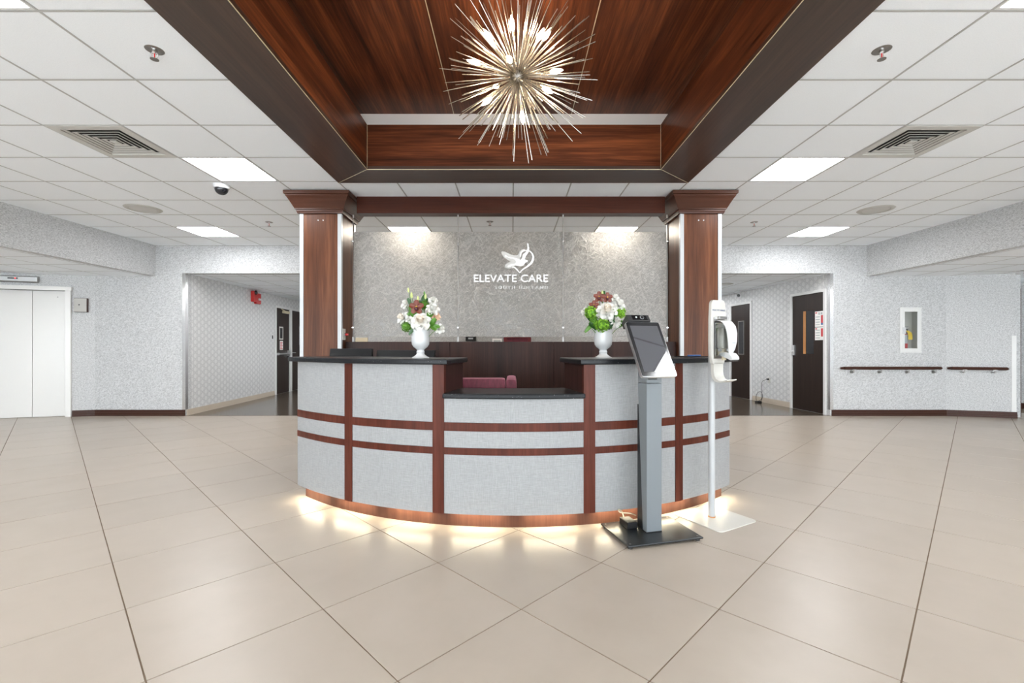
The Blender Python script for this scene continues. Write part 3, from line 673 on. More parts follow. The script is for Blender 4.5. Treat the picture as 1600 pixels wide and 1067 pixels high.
obj('lever', MB().box(-0.785, -0.715, -0.030, -0.008, 1.00, 1.19).bar((-0.75, -0.065, 1.07), (-0.75, -0.03, 1.07), 0.012, 8).bar((-0.75, -0.065, 1.07), (-0.84, -0.065, 1.055), 0.010, 8), 'steel', lf)
for z0, z1, nm in ((1.505, 1.775, 'upper'), (1.275, 1.497, 'lower')):
    n_ = obj('notice', B(-0.205, -0.012, -0.0105, -0.0085, z0, z1), 'paper', lf)
    obj('red_block', B(-0.062, -0.016, -0.0113, -0.0107, z0 + 0.06, z1 - 0.07 if nm == 'upper' else z1 - 0.02), 'red_print', lf)
    bl = MB()
    for q in range(4): bl.box(-0.19, -0.09, -0.0112, -0.0107, z0 + 0.03 + q * 0.045, z0 + 0.045 + q * 0.045)
    if nm == 'upper': bl.box(-0.12, -0.09, -0.0112, -0.0107, z1 - 0.06, z1 - 0.02).box(-0.07, -0.03, -0.0112, -0.0107, z1 - 0.06, z1 - 0.02)
    obj('print_lines', bl, 'label_grey', lf)
    obj('red_mark', B(-0.195, -0.155, -0.0113, -0.0107, z1 - 0.035, z1 - 0.015), 'red_print', lf)
obj('blue_block', B(-0.062, -0.016, -0.0114, -0.0107, 1.535, 1.57), 'blue_print', lf)
d, lf = door('door_5', 'far brown corridor door with a narrow window behind the sanitizer dispenser', *Rw, -2.97, -2.10, window=(-2.62, -2.42, 1.00, 1.72))
obj('window_frame', MB().box(-2.64, -2.62, -0.012, -0.008, 0.98, 1.74).box(-2.42, -2.40, -0.012, -0.008, 0.98, 1.74).box(-2.62, -2.42, -0.012, -0.008, 0.98, 1.0).box(-2.62, -2.42, -0.012, -0.008, 1.72, 1.74), 'dull_steel', lf)

# alarm horn, switch, corridor camera, outlet
a = thing('fire_alarm', 'red fire alarm horn with strobe on the circle wallpaper', 'alarm', (OL, YB + 0.15, 0), R(90 + slopeL))
obj('backbox', B(2.02, 2.16, -0.07, 0, 2.13, 2.36), 'red', a, bevel=0.006)
obj('horn', B(2.16, 2.38, -0.05, 0, 2.10, 2.33), 'red', a, bevel=0.006)
obj('strobe', MB().lathe([(0.05, 0), (0.045, 0.02), (0.02, 0.03), (0.001, 0.031)], 16, Matrix.Translation((2.09, -0.07, 2.33)) @ Matrix.Rotation(R(90), 4, 'X')), 'black_gloss', a, smooth=True)
obj('strobe_lens', MB().bar((2.27, -0.05, 2.20), (2.27, -0.11, 2.19), 0.03, 12, 0.02), 'steel', a)
a = thing('wall_switch', 'small dark switch plate beside the push bar door', 'switch', (OL, YB + 0.15, 0), R(90 + slopeL))
obj('plate', B(2.99, 3.06, -0.008, 0, 1.32, 1.45), 'steel', a, bevel=0.002); obj('rocker', B(3.008, 3.042, -0.016, -0.008, 1.345, 1.425), 'black', a)
a = thing('bullet_camera', 'small white security camera under the corridor ceiling', 'camera', (OR_, YB + 0.15, 0), R(-90 + slopeR))
obj('mount', MB().lathe([(0.045, 0), (0.045, -0.02), (0.02, -0.03)], 16, Matrix.Translation((-2.45, -0.13, COR))), 'white_plastic', a, smooth=True)
obj('body', MB().bar((-2.45, -0.13, COR - 0.03), (-2.45, -0.13, COR - 0.075), 0.016, 10).bar((-2.50, -0.12, COR - 0.075), (-2.34, -0.17, COR - 0.10), 0.040, 16), 'white_plastic', a, smooth=True)
obj('lens', MB().bar((-2.345, -0.168, COR - 0.099), (-2.335, -0.172, COR - 0.101), 0.033, 16), 'black_gloss', a)
a = thing('wall_outlet', 'cream wall outlet with a plug between the corridor doors', 'outlet', (OR_, YB + 0.15, 0), R(-90 + slopeR))
obj('plate', B(-1.555, -1.475, -0.006, 0, 0.41, 0.53), 'cream_plastic', a, bevel=0.002)
obj('plug', B(-1.545, -1.505, -0.04, -0.006, 0.48, 0.51), 'black', a, bevel=0.004)
pts = [(-1.53, -0.04, 0.495), (-1.56, -0.07, 0.47), (-1.66, -0.06, 0.42), (-1.66, -0.06, 0.20), (-1.62, -0.10, 0.08), (-1.66, -0.15, 0.03)]
def smoothpath(pts, n=6):
    pts = [Vector(p) for p in pts]; out = []
    for i in range(len(pts) - 1):
        p0, p1, p2, p3 = pts[max(i - 1, 0)], pts[i], pts[i + 1], pts[min(i + 2, len(pts) - 1)]
        for k in range(n):
            t = k / n; out.append(0.5 * ((2 * p1) + (p2 - p0) * t + (2 * p0 - 5 * p1 + 4 * p2 - p3) * t * t + (3 * p1 - p0 - 3 * p2 + p3) * t ** 3))
    return out + [pts[-1]]
c = thing('charger_cord', 'black cord hanging from the corridor outlet down to a charger', 'cord', (OR_, YB + 0.15, 0), R(-90 + slopeR))
loop = [(-1.66 + 0.11 * math.cos(R(q)), -0.12 + 0.02 * math.sin(R(q)), 0.12 + 0.11 * math.sin(R(q))) for q in range(-80, 280, 20)]
obj('cable', MB().path(smoothpath(pts), 0.004, 6).path(loop, 0.004, 6), 'black', c)
obj('adapter', B(-1.70, -1.60, -0.19, -0.10, 0.003, 0.035), 'black', c, bevel=0.004)

# ------------------------------------------------------------------ columns and beam
CF, CBk = 5.075, 5.525
def column(x0, x1, label):
    t = thing('column', label, 'column', ((x0 + x1) / 2, (CF + CBk) / 2, 0), kind='structure')
    sh = MB().box(x0 + 0.003, x1 - 0.003, CF + 0.003, CBk - 0.003, 0, CEIL)
    obj('shaft', sh, 'col_z', t, world=True)
    top = 2.628; e = 0.004; w = 0.037
    for sx, x in ((-1, x0), (1, x1)):
        for sy, y in ((-1, CF), (1, CBk)):
            m = MB().box(min(x, x - sx * w), max(x, x - sx * w), min(y, y + sy * e), max(y, y + sy * e), 0, top)
            m.box(min(x, x + sx * e), max(x, x + sx * e), min(y + sy * e, y - sy * w), max(y + sy * e, y - sy * w), 0, top)
            obj('corner_trim', m, 'trim_steel', t, world=True)
    # crown moulding: profile of offset / height, mitred round the shaft
    prof = [(0.0, 2.625), (0.022, 2.625), (0.026, 2.640), (0.030, 2.650), (0.030, 2.664), (0.044, 2.668), (0.044, 2.676), (0.052, 2.690), (0.070, 2.725), (0.095, 2.770), (0.112, 2.795), (0.112, 2.806), (0.127, 2.812), (0.128, 2.846), (0.0, 2.846)]
    for side in range(4):
        m = MB(); vs = []
        for o_, z in prof:
            c4 = [(x0 - o_, CF - o_), (x1 + o_, CF - o_), (x1 + o_, CBk + o_), (x0 - o_, CBk + o_)]
            vs += [(*c4[side], z), (*c4[(side + 1) % 4], z)]
        n = len(prof); fs = [(2 * i, 2 * i + 1, 2 * ((i + 1) % n) + 1, 2 * ((i + 1) % n)) for i in range(n)]
        fs += [tuple(range(0, 2 * n, 2)), tuple(range(1, 2 * n, 2))]
        obj('crown_moulding', m.add(vs, fs), 'crown', t, world=True)
    return t
colL = column(-2.333, -1.882, 'walnut column with chrome corners and crown moulding beside the dome camera')
colR = column(1.856, 2.305, 'walnut column with chrome corners and crown moulding behind the sanitizer stand')
for cc_, xm in ((colL, -2.11), (colR, 2.08)):
    for dx in (-0.025, 0.03): obj('screw_cap', MB().bar((xm + dx, CF + 0.004, 2.555), (xm + dx, CF - 0.004, 2.555), 0.006, 10), 'white_plastic', cc_, world=True)
struct('beam', B(-1.752, 1.726, 5.2, 5.34, 2.669, CEIL), 'beam', 'walnut beam between the two columns above the resin screens', 'beam')
sw = thing('light_switch', 'cream switch plate with red button on the column side', 'switch', (-1.882, 5.14, 1.30), R(90))
obj('plate', B(-0.04, 0.04, -0.012, -0.002, -0.062, 0.062), 'cream_plastic', sw, bevel=0.002)
obj('lock', MB().box(-0.012, 0.016, -0.02, -0.012, -0.018, 0.018), 'dull_steel', sw)
obj('button', MB().bar((0.02, -0.012, 0.0), (0.02, -0.05, 0.0), 0.012, 12), 'red', sw)

# ------------------------------------------------------------------ low timber wall and resin screens
LZ = 1.218
low = thing('partition', 'low dark walnut panelled wall below the resin screens', 'partition', (0, 5.27, 0), kind='structure')
px_ = [-1.876, -0.70, 0.47, 1.64, 1.850]
for k in range(4): obj('wood_panel', B(px_[k] + 0.002, px_[k + 1] - 0.002, 5.19, 5.21, 0, LZ), 'low_z', low, world=True)
obj('core', B(-1.876, 1.85, 5.21, 5.34, 0, LZ - 0.004), 'low_z', low, world=True)
PY0, PY1 = 5.262, 5.274
PZ0, PZ1 = 1.277, 2.473
edges = [(-1.808, -0.624), (-0.609, 0.576), (0.592, 1.764)]
nm = ['textured resin screen panel behind the white and burgundy bouquet', 'central textured resin screen panel carrying the white dove logo', 'textured resin screen panel behind the lime green bouquet']
panels = []
for (a, b), lb in zip(edges, nm):
    o = tag(obj('resin_panel', B(a, b, PY0, PY1, PZ0, PZ1), 'resin'), lb, 'screen', 'resin screen panels'); panels.append(o)
for x, lb in ((-1.816, 'steel cable at the column end of the screens by the dome camera'), (-0.6165, 'steel cable between the bouquet screen and the logo screen'), (0.584, 'steel cable between the logo screen and the lime bouquet screen'), (1.773, 'steel cable at the column end of the screens by the sanitizer stand')):
    t = thing('suspension_cable', lb, 'cable', (x, 5.268, LZ), 0, 'cables holding the resin screens')
    obj('wire', MB().bar((0, 0, 0), (0, 0, 2.669 - LZ), 0.0035, 8), 'dull_steel', t)
    obj('foot', MB().bar((0, 0, 0), (0, 0, 0.055), 0.012, 12), 'white_plastic', t)
    obj('top_socket', MB().bar((0, 0, 2.669 - LZ - 0.035), (0, 0, 2.669 - LZ), 0.009, 12), 'steel', t)
    for z in (1.38, 2.365): obj('clamp', MB().bar((-0.018, 0, z - LZ), (0.018, 0, z - LZ), 0.006, 10).bar((0, -0.012, z - LZ), (0, 0.012, z - LZ), 0.009, 10), 'steel', t)
# logo and lettering on the central panel (flat print, in front of the panel face)
logo = panels[1]; SY = PY0 - 0.0015; PXL = 5.262 / 720
def LP(px, py): return ((px - 800) * PXL, (541 - py) * PXL + EYE)
def crop(x, y): return LP(720 + x / 10, 370 + y / 10)          # traced outline, in real panel coordinates
def print_poly(name, pts, mat, dy=0.0):
    cu = bpy.data.curves.new('o', 'CURVE'); cu.dimensions = '2D'; cu.fill_mode = 'BOTH'
    sp = cu.splines.new('BEZIER'); P = [crop(*p) for p in pts]; sp.bezier_points.add(len(P) - 1); sp.use_cyclic_u = True; sp.resolution_u = 5
    for bp_, p in zip(sp.bezier_points, P): bp_.co = (p[0], p[1], 0); bp_.handle_left_type = bp_.handle_right_type = 'AUTO'
    t = bpy.data.objects.new('o', cu); col.objects.link(t); bpy.context.view_layer.update()
    me = bpy.data.meshes.new_from_object(t); mb = MB()
    mb.add([(v.co.x, SY - dy, v.co.y) for v in me.vertices], [tuple(f.vertices) for f in me.polygons])
    bpy.data.objects.remove(t); bpy.data.meshes.remove(me); bpy.data.curves.remove(cu)
    return obj(name, mb, mat, logo, world=True)
print_poly('logo_backing', [(640, 235), (700, 240), (760, 268), (830, 290), (890, 285), (915, 235), (960, 195), (1010, 195), (1035, 205), (960, 240), (940, 290), (930, 360), (930, 440), (860, 445), (800, 480), (720, 490), (690, 460), (730, 410), (770, 390), (720, 355), (660, 300)], 'print_pale')
print_poly('logo_dove', [(690, 285), (740, 310), (820, 325), (900, 345), (930, 360), (960, 320), (975, 270), (1010, 245), (1030, 215), (1040, 150), (1043, 100), (1065, 160), (1068, 215), (1040, 270), (1010, 320), (1000, 352), (1035, 360), (1050, 382), (1010, 405), (985, 440), (940, 458), (880, 450), (830, 445), (760, 470), (735, 470), (780, 430), (850, 415), (860, 385), (830, 350), (760, 330)], 'print_white', 0.0008)
def stroke(name, pts, w, mat):
    P = [Vector((*crop(*p), 0)) for p in pts]; P = smoothpath(P, 5); mb = MB(); vs = []; k = len(P)
    for i, p in enumerate(P):
        d = (P[min(i + 1, k - 1)] - P[max(i - 1, 0)]).normalized(); n = Vector((-d.y, d.x, 0)); ww = w * (0.25 + 0.75 * math.sin(math.pi * min(1, max(0.02, i / (k - 1)))))
        for s in (1, -1): q = p + n * ww * s; vs.append((q.x, SY - 0.0012, q.y))
    mb.add(vs, [(2 * i, 2 * i + 1, 2 * i + 3, 2 * i + 2) for i in range(k - 1)])
    return obj(name, mb, mat, logo, world=True)
stroke('logo_heart', [(1060, 215), (1105, 250), (1130, 310), (1115, 385), (1050, 455), (970, 510), (918, 565)], 0.0115, 'print_white')
stroke('logo_heart', [(918, 567), (880, 515), (840, 480), (800, 470)], 0.008, 'print_white')
stroke('logo_heart', [(930, 320), (935, 270), (960, 230), (1010, 215), (1050, 215)], 0.008, 'print_white')
def fit_text(body, x0, x1, y0, y1, spacing=1.0, bold=0.0):
    (a0, b0), (a1, b1) = LP(x0, y1), LP(x1, y0)
    mb = text_mb(body, 1.0, lambda a, b: (a, 0, b), spacing, 'LEFT')
    xs = [p[0] for p in mb.v]; zs = [p[2] for p in mb.v]; sx = (a1 - a0) / (max(xs) - min(xs)); sz = (b1 - b0) / (max(zs) - min(zs)); mx, mz = min(xs), min(zs)
    mb.v = [(a0 + (p[0] - mx) * sx, SY, b0 + (p[2] - mz) * sz) for p in mb.v]
    return mb
tm = fit_text('ELEVATE CARE', 740.5, 856, 429, 440.5, 1.02)
# embolden by a second impression
v0 = list(tm.v); f0 = list(tm.f)
for dx, dz in ((0.0024, 0), (-0.0024, 0), (0, 0.0016), (0, -0.0016)):
    tm.add([(p[0] + dx, p[1] - 0.0002 - 0.0001 * (dx > 0), p[2] + dz) for p in v0], f0)
obj('lettering', tm, 'print_white', logo, world=True)
tm = fit_text('SOUTH HOLLAND', 773.5, 856, 446.6, 451.6, 1.55)
v0 = list(tm.v); f0 = list(tm.f)
for dx in (0.0018, -0.0018): tm.add([(p[0] + dx, p[1] - 0.0002, p[2]) for p in v0], f0)
obj('lettering', tm, 'print_white', logo, world=True)
# things on the wall behind, glimpsed under the screens
t = thing('wall_picture', 'dark red framed picture glimpsed below the resin screens', 'picture', (0.09, YB, 1.0))
obj('frame', MB().box(-0.23, -0.17, -0.03, -0.001, 0, 0.32).box(0.17, 0.23, -0.03, -0.001, 0, 0.32).box(-0.17, 0.17, -0.03, -0.001, 0, 0.04).box(-0.17, 0.17, -0.03, -0.001, 0.305, 0.32), 'maroon', t)
obj('canvas', B(-0.17, 0.17, -0.015, -0.001, 0.04, 0.305), 'velvet', t)
t = thing('wall_sign', 'small white sign glimpsed below the logo screen', 'sign', (-0.25, YB, 1.18)); obj('plate', B(-0.08, 0.08, -0.008, -0.001, 0, 0.115), 'paper', t); obj('print', B(-0.06, 0.06, -0.009, -0.008, 0.05, 0.09), 'label_grey', t)
t = thing('wall_clock_box', 'small black box glimpsed below the logo screen', 'wall box', (-0.69, YB, 1.255)); obj('case', B(-0.085, 0.085, -0.05, -0.001, 0, 0.075), 'black', t, bevel=0.004); obj('display', B(-0.04, 0.04, -0.052, -0.05, 0.03, 0.055), 'label_grey', t)
tag(obj('wall_calendar', B(-2.70, -2.42, YB - 0.012, YB - 0.001, 0.98, 1.31), 'tan_pattern'), 'tan patterned board glimpsed below the screens beside the column', 'board')

# ------------------------------------------------------------------ reception desk
DCX, DCY, DR = 0.012, 5.38, 2.465
A_END, M1, M2, M3, M4 = 42.7, 10.45, 12.25, 26.85, 28.5
Z = dict(pb=0.095, b0=0.475, b1=0.519, b2=0.626, b3=0.6795, low=0.835, hi=1.050)
desk = thing('reception_desk', 'curved reception desk with grey panels and mahogany bands', 'desk', (DCX, 2.95, 0))
def arc(r0, r1, a0, a1, z0, z1): return MB().arcbox(r0, r1, a0, a1, z0, z1, None, DCX, DCY)
bays = [(-A_END, -M4), (-M3, -M2), (-M1, M1), (M2, M3), (M4, A_END)]
for k, (a0, a1) in enumerate(bays):
    top = Z['low'] if k == 2 else Z['hi']
    for z0, z1 in ((Z['pb'], Z['b0']), (Z['b1'], Z['b2']), (Z['b3'], top)):
        obj('front_panel', arc(DR - 0.03, DR, a0, a1, z0 + 0.001, z1 - 0.001), 'fabric', desk, world=True)
    for z0, z1 in ((Z['b0'], Z['b1']), (Z['b2'], Z['b3'])):
        obj('band', arc(DR - 0.03, DR + 0.003, a0, a1, z0, z1), 'desk_wood', desk, world=True)
for a0, a1 in ((-M4, -M3), (-M2, -M1), (M1, M2), (M3, M4)):
    obj('stile', arc(DR - 0.03, DR + 0.005, a0, a1, Z['pb'], Z['hi'] - 0.001), 'desk_wood', desk, world=True)
obj('kick_board', arc(DR - 0.09, DR - 0.055, -A_END + 0.4, A_END - 0.4, 0, Z['pb'] - 0.004), 'desk_kick', desk, world=True)
inn = 0.12
obj('carcass', arc(DR - inn, DR - 0.031, -A_END, -M1, 0.1, Z['hi'] - 0.002), 'low_z', desk, world=True)
obj('carcass', arc(DR - inn, DR - 0.031, M1, A_END, 0.1, Z['hi'] - 0.002), 'low_z', desk, world=True)
obj('carcass', arc(DR - inn, DR - 0.031, -M1, M1, 0.1, Z['low'] - 0.002), 'low_z', desk, world=True)
# gable ends of the raised units
for s in (-1, 1):
    a = s * M1 * 1.0
    t0 = R(a); ra, rb = DR - 0.42, DR - inn
    obj('gable', MB().arcbox(DR - 0.42, DR - inn - 0.001, min(a, a + s * 0.7), max(a, a + s * 0.7), 0.06, Z['hi'] - 0.002, 1, DCX, DCY), 'low_z', desk, world=True)
    b = s * A_END
    obj('gable', MB().arcbox(DR - 0.42, DR - inn - 0.001, min(b, b - s * 0.7), max(b, b - s * 0.7), 0.06, Z['hi'] - 0.002, 1, DCX, DCY), 'low_z', desk, world=True)
for k in range(8):
    a = -38.5 + k * 11.0
    obj('light_strip', arc(DR - 0.024, DR - 0.012, a - 3.9, a + 3.9, Z['pb'] - 0.0015, Z['pb'] - 0.0005), 'led', desk, world=True)
def top_slab(name, label, r0, r1, a0, a1, z0, z1): return tag(obj(name, arc(r0, r1, a0, a1, z0, z1), 'granite', bevel=0.008, smooth=False), label, 'countertop')
top_slab('countertop', 'raised black granite countertop under the white and burgundy bouquet', DR - 0.46, DR + 0.045, -44.6, -M1 + 0.75, 1.050, 1.085)
top_slab('countertop', 'raised black granite countertop under the lime green bouquet', DR - 0.46, DR + 0.045, M1 - 0.75, 44.6, 1.050, 1.085)
top_slab('countertop', 'low black granite countertop in the middle of the desk', DR - 0.40, DR + 0.035, -M1 - 0.05, M1 + 0.05, 0.835, 0.867)
ws = thing('work_surface', 'inner work surface behind the raised counter carrying the monitors', 'work surface', (-1.0, 3.6, 0))
obj('top', arc(1.52, DR - 0.45, -44, -21, 0.70, 0.735), 'low_z', ws, world=True)
for a in (-43, -32, -21.6): obj('support', arc(1.56, DR - 0.45, a - 0.4, a + 0.4, 0, 0.70), 'low_z', ws, world=True)

# monitors
def monitor(cx, cy, rz, w, h, z1, label, lip):
    t = thing('monitor', label, 'monitor', (cx, cy, 0.735), rz, 'monitors behind the counter'); zt = z1 - 0.735
    obj('base', MB().lathe([(0.001, 0), (0.11, 0), (0.11, 0.012), (0.001, 0.016)], 24), 'black', t, smooth=True)
    obj('stand', B(-0.03, 0.03, -0.03, 0.0, 0.01, zt - h * 0.5), 'black', t, bevel=0.004)
    obj('back_shell', MB().prism([(0.02, zt), (-0.005, zt), (-0.03, zt - h * 0.25), (-0.045, zt - h * 0.6), (-0.02, zt - h), (0.02, zt - h)], -w / 2, w / 2, lambda a, b, q: (q, a, b)), 'black', t, bevel=0.004)
    obj('bezel', MB().box(-w / 2, w / 2, 0.02, 0.032, zt - h, zt - h + 0.02).box(-w / 2, w / 2, 0.02, 0.032, zt - 0.012, zt).box(-w / 2, -w / 2 + 0.012, 0.02, 0.032, zt - h + 0.02, zt - 0.012).box(w / 2 - 0.012, w / 2, 0.02, 0.032, zt - h + 0.02, zt - 0.012), 'black', t)
    obj('screen', B(-w / 2 + 0.012, w / 2 - 0.012, 0.02, 0.027, zt - h + 0.02, zt - 0.012), 'screen', t)
monitor(-1.345, 3.86, R(4), 0.345, 0.28, 1.148, 'small black monitor back nearest the column with the switch', 0)
monitor(-0.905, 3.93, R(-3), 0.50, 0.31, 1.134, 'wide black monitor back behind the white and burgundy bouquet', 1)

# chair
ch = thing('armchair', 'burgundy velvet tub chair behind the low counter', 'chair', (-0.26, 3.72, 0))
def rbox(x0, x1, y0, y1, z0, z1): return B(x0, x1, y0, y1, z0, z1)
obj('backrest', rbox(-0.22, 0.21, -0.24, -0.13, 0.32, 0.925), 'velvet', ch, smooth=True, bevel=0.025)
for s in (-1, 1): obj('armrest', rbox(min(s * 0.215, s * 0.295), max(s * 0.215, s * 0.295), -0.238, 0.26, 0.24, 0.918), 'velvet', ch, smooth=True, bevel=0.025)
obj('seat', rbox(-0.21, 0.21, -0.13, 0.28, 0.26, 0.46), 'velvet', ch, smooth=True, bevel=0.03)
for sx in (-1, 1):
    for sy in (-1, 1): obj('leg', MB().bar((sx * 0.235, 0.01 + sy * 0.2, 0.0), (sx * 0.225, 0.01 + sy * 0.19, 0.27), 0.014, 10, 0.022), 'low_z', ch)

cbd = thing('clipboard', 'thin black clipboard with a blue pen on the counter beside the sanitizer stand', 'clipboard', (1.36, 3.50, 1.085), R(12))
obj('board', B(-0.10, 0.10, -0.07, 0.07, 0.001, 0.008), 'black', cbd, bevel=0.002)
obj('pen', MB().bar((-0.06, -0.05, 0.013), (0.05, -0.045, 0.013), 0.005, 8), 'blue_print', cbd)

# ------------------------------------------------------------------ kiosk
K = thing('check_in_kiosk', 'grey check-in kiosk stand with a tilted touch screen on a black base plate', 'kiosk', (0.86, 2.87, 0), R(15))
bp_ = obj('base_plate', B(-0.25, 0.25, -0.18, 0.18, 0.014, 0.024), 'black_metal', K, bevel=0.004)
for sx in (-1, 1):
    for sy in (-1, 1):
        obj('foot', MB().bar((sx * 0.225, sy * 0.155, 0), (sx * 0.225, sy * 0.155, 0.014), 0.015, 14), 'charcoal', K)
        obj('screw', MB().bar((sx * 0.225, sy * 0.155, 0.024), (sx * 0.225, sy * 0.155, 0.026), 0.006, 10), 'dull_steel', K)
xa, xb = -0.048, 0.056
side = lambda poly, x0, x1: MB().prism(poly, x0, x1, lambda a, b, t: (t, a, b))
obj('column', side([(-0.040, 0.028), (0.004, 0.028), (0.062, 0.90), (0.062, 0.938), (-0.040, 0.938)], xa, xb), 'grey_metal', K, bevel=0.002)
obj('column_head', side([(-0.040, 0.941), (0.062, 0.941), (0.062, 1.16), (-0.030, 1.16), (-0.040, 1.14)], xa, xb), 'grey_metal', K, bevel=0.002)
obj('rear_cover', side([(0.006, 0.024), (0.075, 0.024), (0.075, 0.80), (0.056, 0.80)], xa + 0.004, xb - 0.004), 'black_metal', K)
obj('shoe', B(xa - 0.001, xb + 0.001, -0.041, 0.01, 0.024, 0.029), 'black', K)
tilt = math.atan2(0.201, 0.330); LT = 0.387; W = 0.236
TM = Matrix.Translation((-0.025, -0.148, 0.989)) @ Matrix.Rotation(-tilt, 4, 'X')      # local: x across, z up the screen, -y out
def rrect(w, h0, h1, r, y0, y1, n=5):
    P = []
    for cx, cz, a in ((w / 2 - r, h0 + r, -90), (w / 2 - r, h1 - r, 0), (-w / 2 + r, h1 - r, 90), (-w / 2 + r, h0 + r, 180)):
        for k in range(n + 1): t = R(a + 90 * k / n); P.append((cx + r * math.cos(t), cz + r * math.sin(t)))
    return MB().prism(P, y0, y1, lambda a, b, t: TM @ Vector((a, t, b)))
hd = obj('tablet', rrect(W, 0, LT, 0.014, 0.0, 0.022), 'silver', K)
obj('bezel', rrect(W - 0.006, 0.003, LT - 0.003, 0.012, -0.003, 0.0), 'black_gloss', hd)
obj('screen', rrect(W - 0.042, 0.030, LT - 0.030, 0.002, -0.0040, -0.003), 'screen', hd)
obj('bracket', MB().prism([(0.022, 0.10), (0.08, 0.02), (0.08, 0.2), (0.022, 0.26)], -0.03, 0.03, lambda a, b, t: TM @ Vector((t, a, b))), 'black_metal', hd)
cmx = -0.02
TMc = TM @ Matrix.Translation((cmx, 0, LT))
cm = MB().prism([(-0.012, 0.002), (0.075, -0.006), (0.075, 0.040), (-0.006, 0.052)], -0.078, 0.078, lambda a, b, t: TMc @ Vector((t, a, b)))
cmo = obj('camera_module', cm, 'charcoal', K, bevel=0.003)
obj('camera_face', MB().prism([(-0.0135, 0.010), (-0.0085, 0.046), (-0.0065, 0.046), (-0.0115, 0.010)], -0.046, 0.058, lambda a, b, t: TMc @ Vector((t, a, b))), 'black_gloss', cmo)
def disc(x, z, r, mat, name, r2=0): obj(name, MB().prism([(x + r * math.cos(R(q)), z + r * math.sin(R(q))) for q in range(0, 360, 20)], -0.0135, -0.0085, lambda a, b, t: TMc @ Vector((a, t, b))), mat, cmo)
disc(-0.018, 0.029, 0.006, 'white_plastic', 'sensor'); disc(0.022, 0.028, 0.013, 'label_grey', 'lens_ring')
obj('lens', MB().prism([(0.022 + 0.011 * math.cos(R(q)), 0.028 + 0.011 * math.sin(R(q))) for q in range(0, 360, 20)], -0.0145, -0.013, lambda a, b, t: TMc @ Vector((a, t, b))), 'black_gloss', cmo)
pa = thing('power_adapter', 'black power adapter with a cord on the kiosk base plate', 'adapter', (0.86, 2.87, 0.024), R(15))
obj('brick', B(-0.135, -0.065, 0.035, 0.145, 0.001, 0.042), 'black', pa, bevel=0.006)
obj('cord', MB().path(smoothpath([(-0.1, 0.145, 0.03), (-0.10, 0.17, 0.06), (-0.13, 0.16, 0.085), (-0.14, 0.12, 0.08), (-0.08, 0.10, 0.075), (-0.03, 0.12, 0.05)]), 0.004, 8), 'brass', pa)

# ------------------------------------------------------------------ hand sanitizer stand
SS = thing('sanitizer_stand', 'white hand sanitizer stand with a clear dispenser on a pole', 'sanitizer stand', (1.359, 3.137, 0), R(30))
def rr(w, d, r, z0, z1, cx=0, cy=0, n=6):
    P = []
    for x, y, a in ((w / 2 - r, -d / 2 + r, -90), (w / 2 - r, d / 2 - r, 0), (-w / 2 + r, d / 2 - r, 90), (-w / 2 + r, -d / 2 + r, 180)):
        for k in range(n + 1): t = R(a + 90 * k / n); P.append((cx + x + r * math.cos(t), cy + y + r * math.sin(t)))
    return MB().prism(P, z0, z1, lambda a, b, t: (a, b, t))
obj('base_plate', rr(0.385, 0.375, 0.03, 0, 0.007, 0.012, -0.012), 'cream_plastic', SS, bevel=0.002)
obj('pole_foot', MB().bar((0, 0, 0.007), (0, 0, 0.014), 0.024, 20), 'oak', SS)
obj('pole', MB().bar((0, 0, 0.012), (0, 0, 1.20), 0.0215, 24), 'pole_white', SS, smooth=True)
bx = 0.012
P = []
for q in range(0, 181, 15): P.append((bx + 0.072 - 0.030 + 0.030 * math.cos(R(q)) if q <= 90 else bx - 0.042 + 0.030 * math.cos(R(q)), 1.445 + 0.033 * math.sin(R(q))))
P += [(bx - 0.078, 1.35), (bx - 0.080, 1.20), (bx - 0.074, 1.10), (bx - 0.060, 1.055), (bx - 0.050, 1.045), (bx + 0.050, 1.045), (bx + 0.060, 1.055), (bx + 0.074, 1.10), (bx + 0.080, 1.20), (bx + 0.078, 1.35)]
obj('back_board', MB().prism(P, -0.046, -0.022, lambda a, b, t: (a, t, b)), 'cream_plastic', SS, bevel=0.005, smooth=True)
tm = text_mb('HEALTHY HANDS', 0.0168, lambda a, b: (bx + a, -0.0468, 1.404 + b))
v0 = list(tm.v); f0 = list(tm.f)
for dx in (-0.0006, 0.0006): tm.add([(p[0] + dx, p[1] - 0.0001, p[2]) for p in v0], f0)
obj('lettering', tm, 'navy_print', SS)
ch_o = [(-0.022, 1.06), (-0.046, 1.06), (-0.046, 1.00), (-0.050, 0.972), (-0.062, 0.950), (-0.085, 0.938), (-0.115, 0.940), (-0.145, 0.950), (-0.145, 0.944), (-0.115, 0.932), (-0.082, 0.926), (-0.052, 0.932), (-0.034, 0.952), (-0.026, 0.985)]
obj('drip_chute', MB().prism(ch_o, bx - 0.052, bx + 0.046, lambda a, b, t: (t, a, b)), 'cream_plastic', SS, smooth=True)
